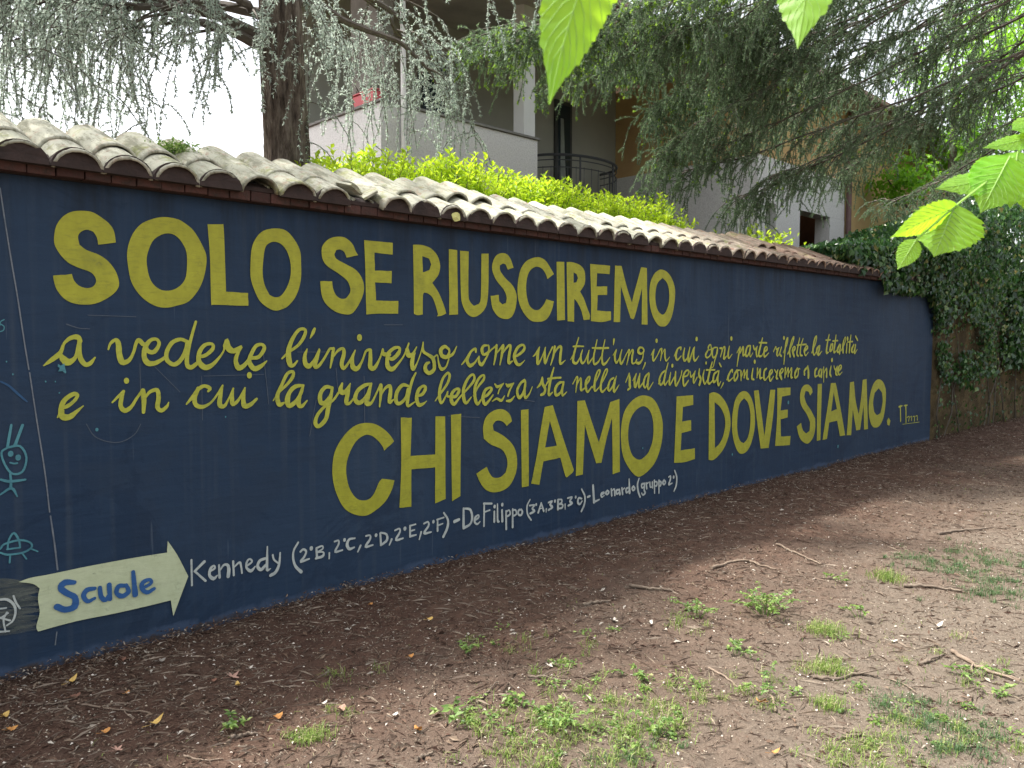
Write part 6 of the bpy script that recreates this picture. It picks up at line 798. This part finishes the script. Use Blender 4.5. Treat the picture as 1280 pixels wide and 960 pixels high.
for w in [('weed_clump', 'largest bright green leafy weed clump, in the middle of the bare soil', 4.136, -2.011, 0.17, 0.12, 300, 'leafy'), ('weed_clump', 'leafy weed just left of the largest weed clump, beyond a dead stick', 3.794, -1.784, 0.11, 0.09, 90, 'leafy'), ('grass_tuft', 'round grass tuft right of the largest leafy weed', 4.07, -2.392, 0.13, 0.08, 90, 'grass'), ('grass_tuft', 'grass tuft directly below the round one, behind a dark forked stick', 3.651, -2.595, 0.12, 0.07, 90, 'grass'), ('weed_clump', 'low spreading weed below the largest weed clump', 3.467, -2.215, 0.14, 0.05, 60, 'leafy'), ('grass_tuft', 'small bright isolated tuft farthest back, near the long thin stick on the right', 5.285, -2.258, 0.13, 0.07, 110, 'grass'), ('weed_clump', 'thin upright weed between the round grass tuft and the bare path', 4.407, -2.439, 0.09, 0.08, 24, 'leafy'), ('weed_clump', 'tiny weed clump near the back, left of the isolated bright tuft', 4.981, -2.077, 0.08, 0.04, 20, 'leafy'), ('weed_clump', 'weed clump beside the pale upright stick piece', 3.212, -2.488, 0.14, 0.07, 70, 'leafy'), ('grass_tuft', 'small tuft to the right below the pale stick piece', 3.253, -2.765, 0.08, 0.07, 50, 'grass'), ('weed_clump', 'weed clump at lower centre left of the pale curled leaf', 2.922, -2.004, 0.1, 0.05, 50, 'leafy'), ('weed_clump', 'bright weed in the bottom grass right of centre', 2.536, -2.402, 0.1, 0.07, 60, 'leafy'), ('weed_clump', 'bright weed in the bottom grass at centre', 2.264, -2.117, 0.13, 0.08, 100, 'leafy'), ('weed_clump', 'dark broad-leaved weed at the left edge of the bottom grass', 2.294, -1.844, 0.06, 0.05, 20, 'broad'), ('weed_clump', 'three-leaved seedling on bare soil left of the bottom grass', 2.018, -1.757, 0.07, 0.05, 14, 'broad'), ('weed_clump', 'pale feathery weed by the dark bark stick at lower left', 1.393, -1.172, 0.05, 0.06, 22, 'leafy'), ('grass_tuft', 'pale tuft right of the dark bark stick at lower left', 1.547, -1.483, 0.09, 0.06, 60, 'grass'), ('weed_clump', 'lone weed near the right edge, level with the forked stick', 4.001, -3.076, 0.08, 0.05, 36, 'leafy'), ('weed_clump', 'yellowish weed close to the right edge above the dark grass patch', 3.856, -3.231, 0.09, 0.05, 36, 'leafy'), ('weed_clump', 'small weed at mid ground under the words grande bellezza, well below the wall', 2.555, -1.25, 0.07, 0.04, 24, 'leafy')]: weed(*w)
def deadleaf(name, label, x, y, s, col, shape, rot, tilt):
    bm = bmesh.new(); n = 18; out = []
    for i in range(n):
        a = 6.283*i/n; r = {'oval': 1/math.sqrt((math.cos(a)/1)**2+(math.sin(a)/.5)**2), 'long': 1/math.sqrt((math.cos(a))**2+(math.sin(a)/.26)**2), 'lobed': .62+.3*math.cos(5*a)+.1*math.cos(2*a+1)}[shape]*s/2
        r *= random.uniform(.9, 1.08); X_, Y_ = r*math.cos(a), r*math.sin(a); out.append(bm.verts.new((X_, Y_, 3.2*X_*X_/s*.35+random.uniform(0, .004)+(.25*Y_*Y_/s))))
    c_ = bm.verts.new((0, 0, -.001))
    for i in range(n): bm.faces.new((c_, out[i], out[(i+1) % n]))
    V, F = tube_np([(-s*.8, .002, .006), (-s*.35, 0, .001), (s*.2, 0, .001)], [.0012, .001, .0006], 4); vs = [bm.verts.new(v) for v in V]
    for f in F: bm.faces.new([vs[q] for q in f])
    me = meshof(bm, name, DL[col]); o = bpy.data.objects.new(name, me); C.objects.link(o); o.location = (x, y, float(gz(x, y))+.008+s*.05); o.rotation_euler = (tilt, tilt*.6, rot); tag(o, label, 'leaf', 'fallen leaves on the soil')
for w in [('fallen_leaf', 'big pinkish-brown leaf, largest one lying at lower left', 1.602, -0.708, 0.075, 'pink', 'lobed', 0.4, 0.3), ('fallen_leaf', 'yellow leaf touching the big pinkish-brown leaf', 1.582, -0.807, 0.045, 'yellow', 'oval', 1.2, 0.2), ('fallen_leaf', 'pale curled leaf just right of the big pinkish-brown leaf', 1.702, -0.68, 0.045, 'pale', 'long', 0.6, 0.4), ('fallen_leaf', 'small tan leaf left of the big pinkish-brown leaf', 1.528, -0.671, 0.035, 'brown', 'oval', 0.3, 0.2), ('fallen_leaf', 'long yellow leaf nearest to the blue wall at far left', 1.053, -0.252, 0.085, 'yellow', 'long', 0.75, 0.2), ('fallen_leaf', 'dark brown leaf below the long yellow leaf at far left', 1.018, -0.433, 0.05, 'brown', 'oval', 0.2, 0.2), ('fallen_leaf', 'orange-brown leaf close to the wall foot below the arrow', 1.307, -0.148, 0.045, 'brown', 'oval', 0.7, 0.5), ('fallen_leaf', 'grey leaf right of the orange-brown leaf at the wall foot', 1.435, -0.301, 0.042, 'grey', 'oval', 0.2, 0.3), ('fallen_leaf', 'small orange leaf between the long grey stick and the arrow', 1.196, -0.541, 0.03, 'orange', 'oval', 0.5, 0.2), ('fallen_leaf', 'yellow leaf at the left edge of the picture', 0.754, -0.431, 0.05, 'yellow', 'oval', 0.9, 0.4), ('fallen_leaf', 'orange leaf below the yellow one at the left edge', 0.746, -0.582, 0.045, 'orange', 'oval', 0.2, 0.3), ('fallen_leaf', 'round orange-yellow leaf below the long grey stick', 1.007, -0.857, 0.045, 'orange', 'oval', 0.3, 0.15), ('fallen_leaf', 'long yellow leaf right of the long grey stick end', 1.167, -0.94, 0.085, 'yellow', 'long', 0.5, 0.2), ('fallen_leaf', 'bright orange leaf alone on dark soil in the lower centre-left', 1.551, -1.223, 0.055, 'orange', 'oval', 0.4, 0.3), ('fallen_leaf', 'tan leaf to the right of the bright orange leaf', 1.754, -1.383, 0.06, 'pink', 'oval', 0.7, 0.3), ('fallen_leaf', 'pale grey leaf above the bright orange leaf', 1.74, -1.269, 0.05, 'pale', 'long', 0.3, 0.2), ('fallen_leaf', 'orange leaf below the name list near the middle of the ground', 2.309, -1.119, 0.045, 'orange', 'oval', 0.3, 0.3), ('fallen_leaf', 'tan leaf near the wall below the letters CHI', 2.699, -0.779, 0.05, 'yellow', 'oval', 0.1, 0.2), ('fallen_leaf', 'orange fleck of leaf near the wall foot below the name list', 2.605, -0.356, 0.04, 'orange', 'oval', 0.5, 0.2), ('fallen_leaf', 'pale brown curled leaf beneath the orange leaf near the middle', 1.881, -1.576, 0.05, 'pale', 'long', 0.2, 0.3), ('fallen_leaf', 'white curled leaf between the grass and the forked stick', 2.702, -1.676, 0.05, 'pale', 'lobed', 0.2, 0.3), ('fallen_leaf', 'pale leaf standing up beside the bottom weeds', 2.903, -2.252, 0.05, 'pale', 'long', 1.7, 0.5), ('fallen_leaf', 'white leaf to the left of the two leafy weeds', 3.414, -1.499, 0.06, 'pale', 'lobed', 0.6, 0.3), ('fallen_leaf', 'second white leaf, just right of the other near the two leafy weeds', 3.495, -1.681, 0.05, 'pale', 'oval', 0.3, 0.3), ('fallen_leaf', 'orange leaf leaning on the weed beside the pale upright stick', 3.067, -2.562, 0.05, 'orange', 'oval', 1.5, 0.5), ('fallen_leaf', 'orange-brown leaf at the bottom edge right of the grass', 2.73, -2.795, 0.055, 'orange', 'long', -0.3, 0.2), ('fallen_leaf', 'long pale sliver of leaf on the bare path at right', 4.553, -2.786, 0.085, 'pale', 'long', -0.3, 0.1), ('fallen_leaf', 'short pale sliver left of the bare path', 4.163, -2.698, 0.05, 'pale', 'long', -0.9, 0.2), ('fallen_leaf', 'reddish flake of leaf at the bottom left', 0.992, -1.039, 0.05, 'pink', 'lobed', 0.4, 0.2), ('fallen_leaf', 'orange leaf in the weeds at the bottom left of the grass', 1.878, -1.738, 0.05, 'orange', 'oval', 1.4, 0.4)]: deadleaf(*w)
def stick(label, pts, r, pale, fork):
    P = [np.array([x, y, float(gz(x, y))+r*.8+random.uniform(0, .004)]) for x, y in pts]; n = 16; Q = curve(P, n)+rng.normal(0, r*.35, (n, 3)); Q[:, 2] = np.maximum(Q[:, 2], gz(Q[:, 0], Q[:, 1])+r*.5)
    acc = Acc(); V, F = tube_np(Q, np.linspace(r, r*.5, n)*rng.uniform(.85, 1.15, n), 7); acc.add(V, F)
    for e in (0, n-1): acc.add(V[e*7:e*7+7], [(0, i, i+1) for i in range(1, 6)])
    if fork:
        for q in (5, 10): d = unit(Q[q+1]-Q[q]); s = unit(np.cross(d, [0, 0, 1.]))*random.choice((-1, 1)); acc.add(*tube_np([Q[q], Q[q]+(d+s)*.035+[0, 0, .01], Q[q]+(d*1.6+s)*.07+[0, 0, .008]], [r*.5, r*.4, r*.2], 5))
    o = acc.build('stick', PALESTICK if pale else STICK, None, True); tag(o, label, 'stick', 'dead sticks on the soil')
for w in [('long thin grey stick lying at the far left in front of the arrow', [(1.006, -0.517), (1.098, -0.659), (1.202, -0.802)], 0.0045, True, True), ('short grey stick left of the long thin grey one', [(0.883, -0.406), (0.933, -0.435), (0.986, -0.466)], 0.004, False, False), ('thick dark bark stick at lower left', [(1.341, -1.255), (1.388, -1.266), (1.429, -1.298)], 0.01, False, False), ('pale bent stick on the bottom edge at lower left', [(1.154, -1.263), (1.187, -1.342), (1.248, -1.395)], 0.004, True, False), ('reddish pale stick farthest back, pointing at the wall', [(5.548, -1.351), (5.415, -1.59), (5.332, -1.793)], 0.008, True, False), ('thick forked stick left of the reddish pale stick', [(4.643, -1.354), (4.978, -1.389), (4.969, -1.649)], 0.01, True, True), ('long dark stick at right in front of the dark grass', [(5.185, -2.392), (5.276, -2.525), (5.288, -2.688)], 0.012, False, True), ('dark crooked stick below the two stacked grass tufts', [(3.481, -2.589), (3.545, -2.676), (3.68, -2.711), (3.718, -2.798)], 0.009, False, True), ('pale upright-looking stick piece in a weed clump', [(3.217, -2.515), (3.131, -2.583), (3.039, -2.645)], 0.008, True, False), ('dark stick left of the largest weed clump, towards the wall', [(3.993, -1.176), (4.047, -1.296), (4.106, -1.42)], 0.012, False, False), ('long pale brown stick near the right edge', [(4.232, -2.953), (4.123, -3.122), (4.112, -3.28)], 0.011, True, True), ('dark stick above the white leaf in the middle ground', [(3.495, -1.212), (3.592, -1.228), (3.675, -1.269)], 0.011, False, False), ('thin stick slanting below the two leafy weeds', [(3.232, -2.208), (3.196, -2.31), (3.148, -2.414)], 0.006, True, False), ('thin curved stick right of the dark crooked stick', [(3.737, -2.84), (3.722, -2.908), (3.666, -2.978)], 0.004, True, False), ('knobbly dark stick piece near the bottom of the picture', [(3.014, -2.916), (3.07, -2.936), (3.119, -2.966)], 0.007, False, False), ('dark stick directly behind the white leaf right of the grass edge', [(2.538, -1.699), (2.591, -1.774), (2.62, -1.85)], 0.007, False, True), ('twig lying diagonally in front of the centre weeds', [(2.194, -1.735), (2.304, -1.685), (2.4, -1.645)], 0.005, False, False), ('dark stick end cut by the left of the grass at the bottom edge', [(1.739, -1.908), (1.777, -1.907), (1.812, -1.91)], 0.008, False, False), ('small dark stick beside the pale stick on the path', [(3.982, -2.882), (4.069, -2.914), (4.172, -2.935)], 0.009, False, False), ('dark twig far back near the ivy-covered wall', [(6.778, -2.082), (7.019, -2.173), (7.24, -2.315)], 0.012, False, False)]: stick(*w)
# leaf caught in the tiles
x0_, z0_ = (3.468, 2.338)
bm = bmesh.new(); n = 12; o_ = [bm.verts.new((.040*math.cos(6.283*i/n)*random.uniform(.85, 1.1), .004*math.sin(3*6.283*i/n), .030*math.sin(6.283*i/n)*random.uniform(.85, 1.1))) for i in range(n)]; c_ = bm.verts.new((0, -.006, 0))
for i in range(n): bm.faces.new((c_, o_[i], o_[(i+1) % n]))
me = meshof(bm, 'caught_leaf', simple('fresh_yellow_leaf', (.62, .62, .25), (.50, .50, .18), 20)); o = bpy.data.objects.new('caught_leaf', me); C.objects.link(o); o.location = (x0_, -.125, z0_); o.rotation_euler = (.15, .2, 0); tag(o, 'pale yellow leaf caught in the mouth of a roof tile above the letters RI', 'leaf')
# overhead wires between houses
tag(tris('overhead_wire', *tube_np(curve([(17.962, 10, 10.284), (23.342, 10, 11.557), (44.401, 10, 16.703)], 30), .012, 5), IRON), 'thin dark overhead wire crossing the white sky behind the spruce', 'wire')
print('objects', len(bpy.data.objects), 'tris', sum(len(m.polygons) for m in bpy.data.meshes))
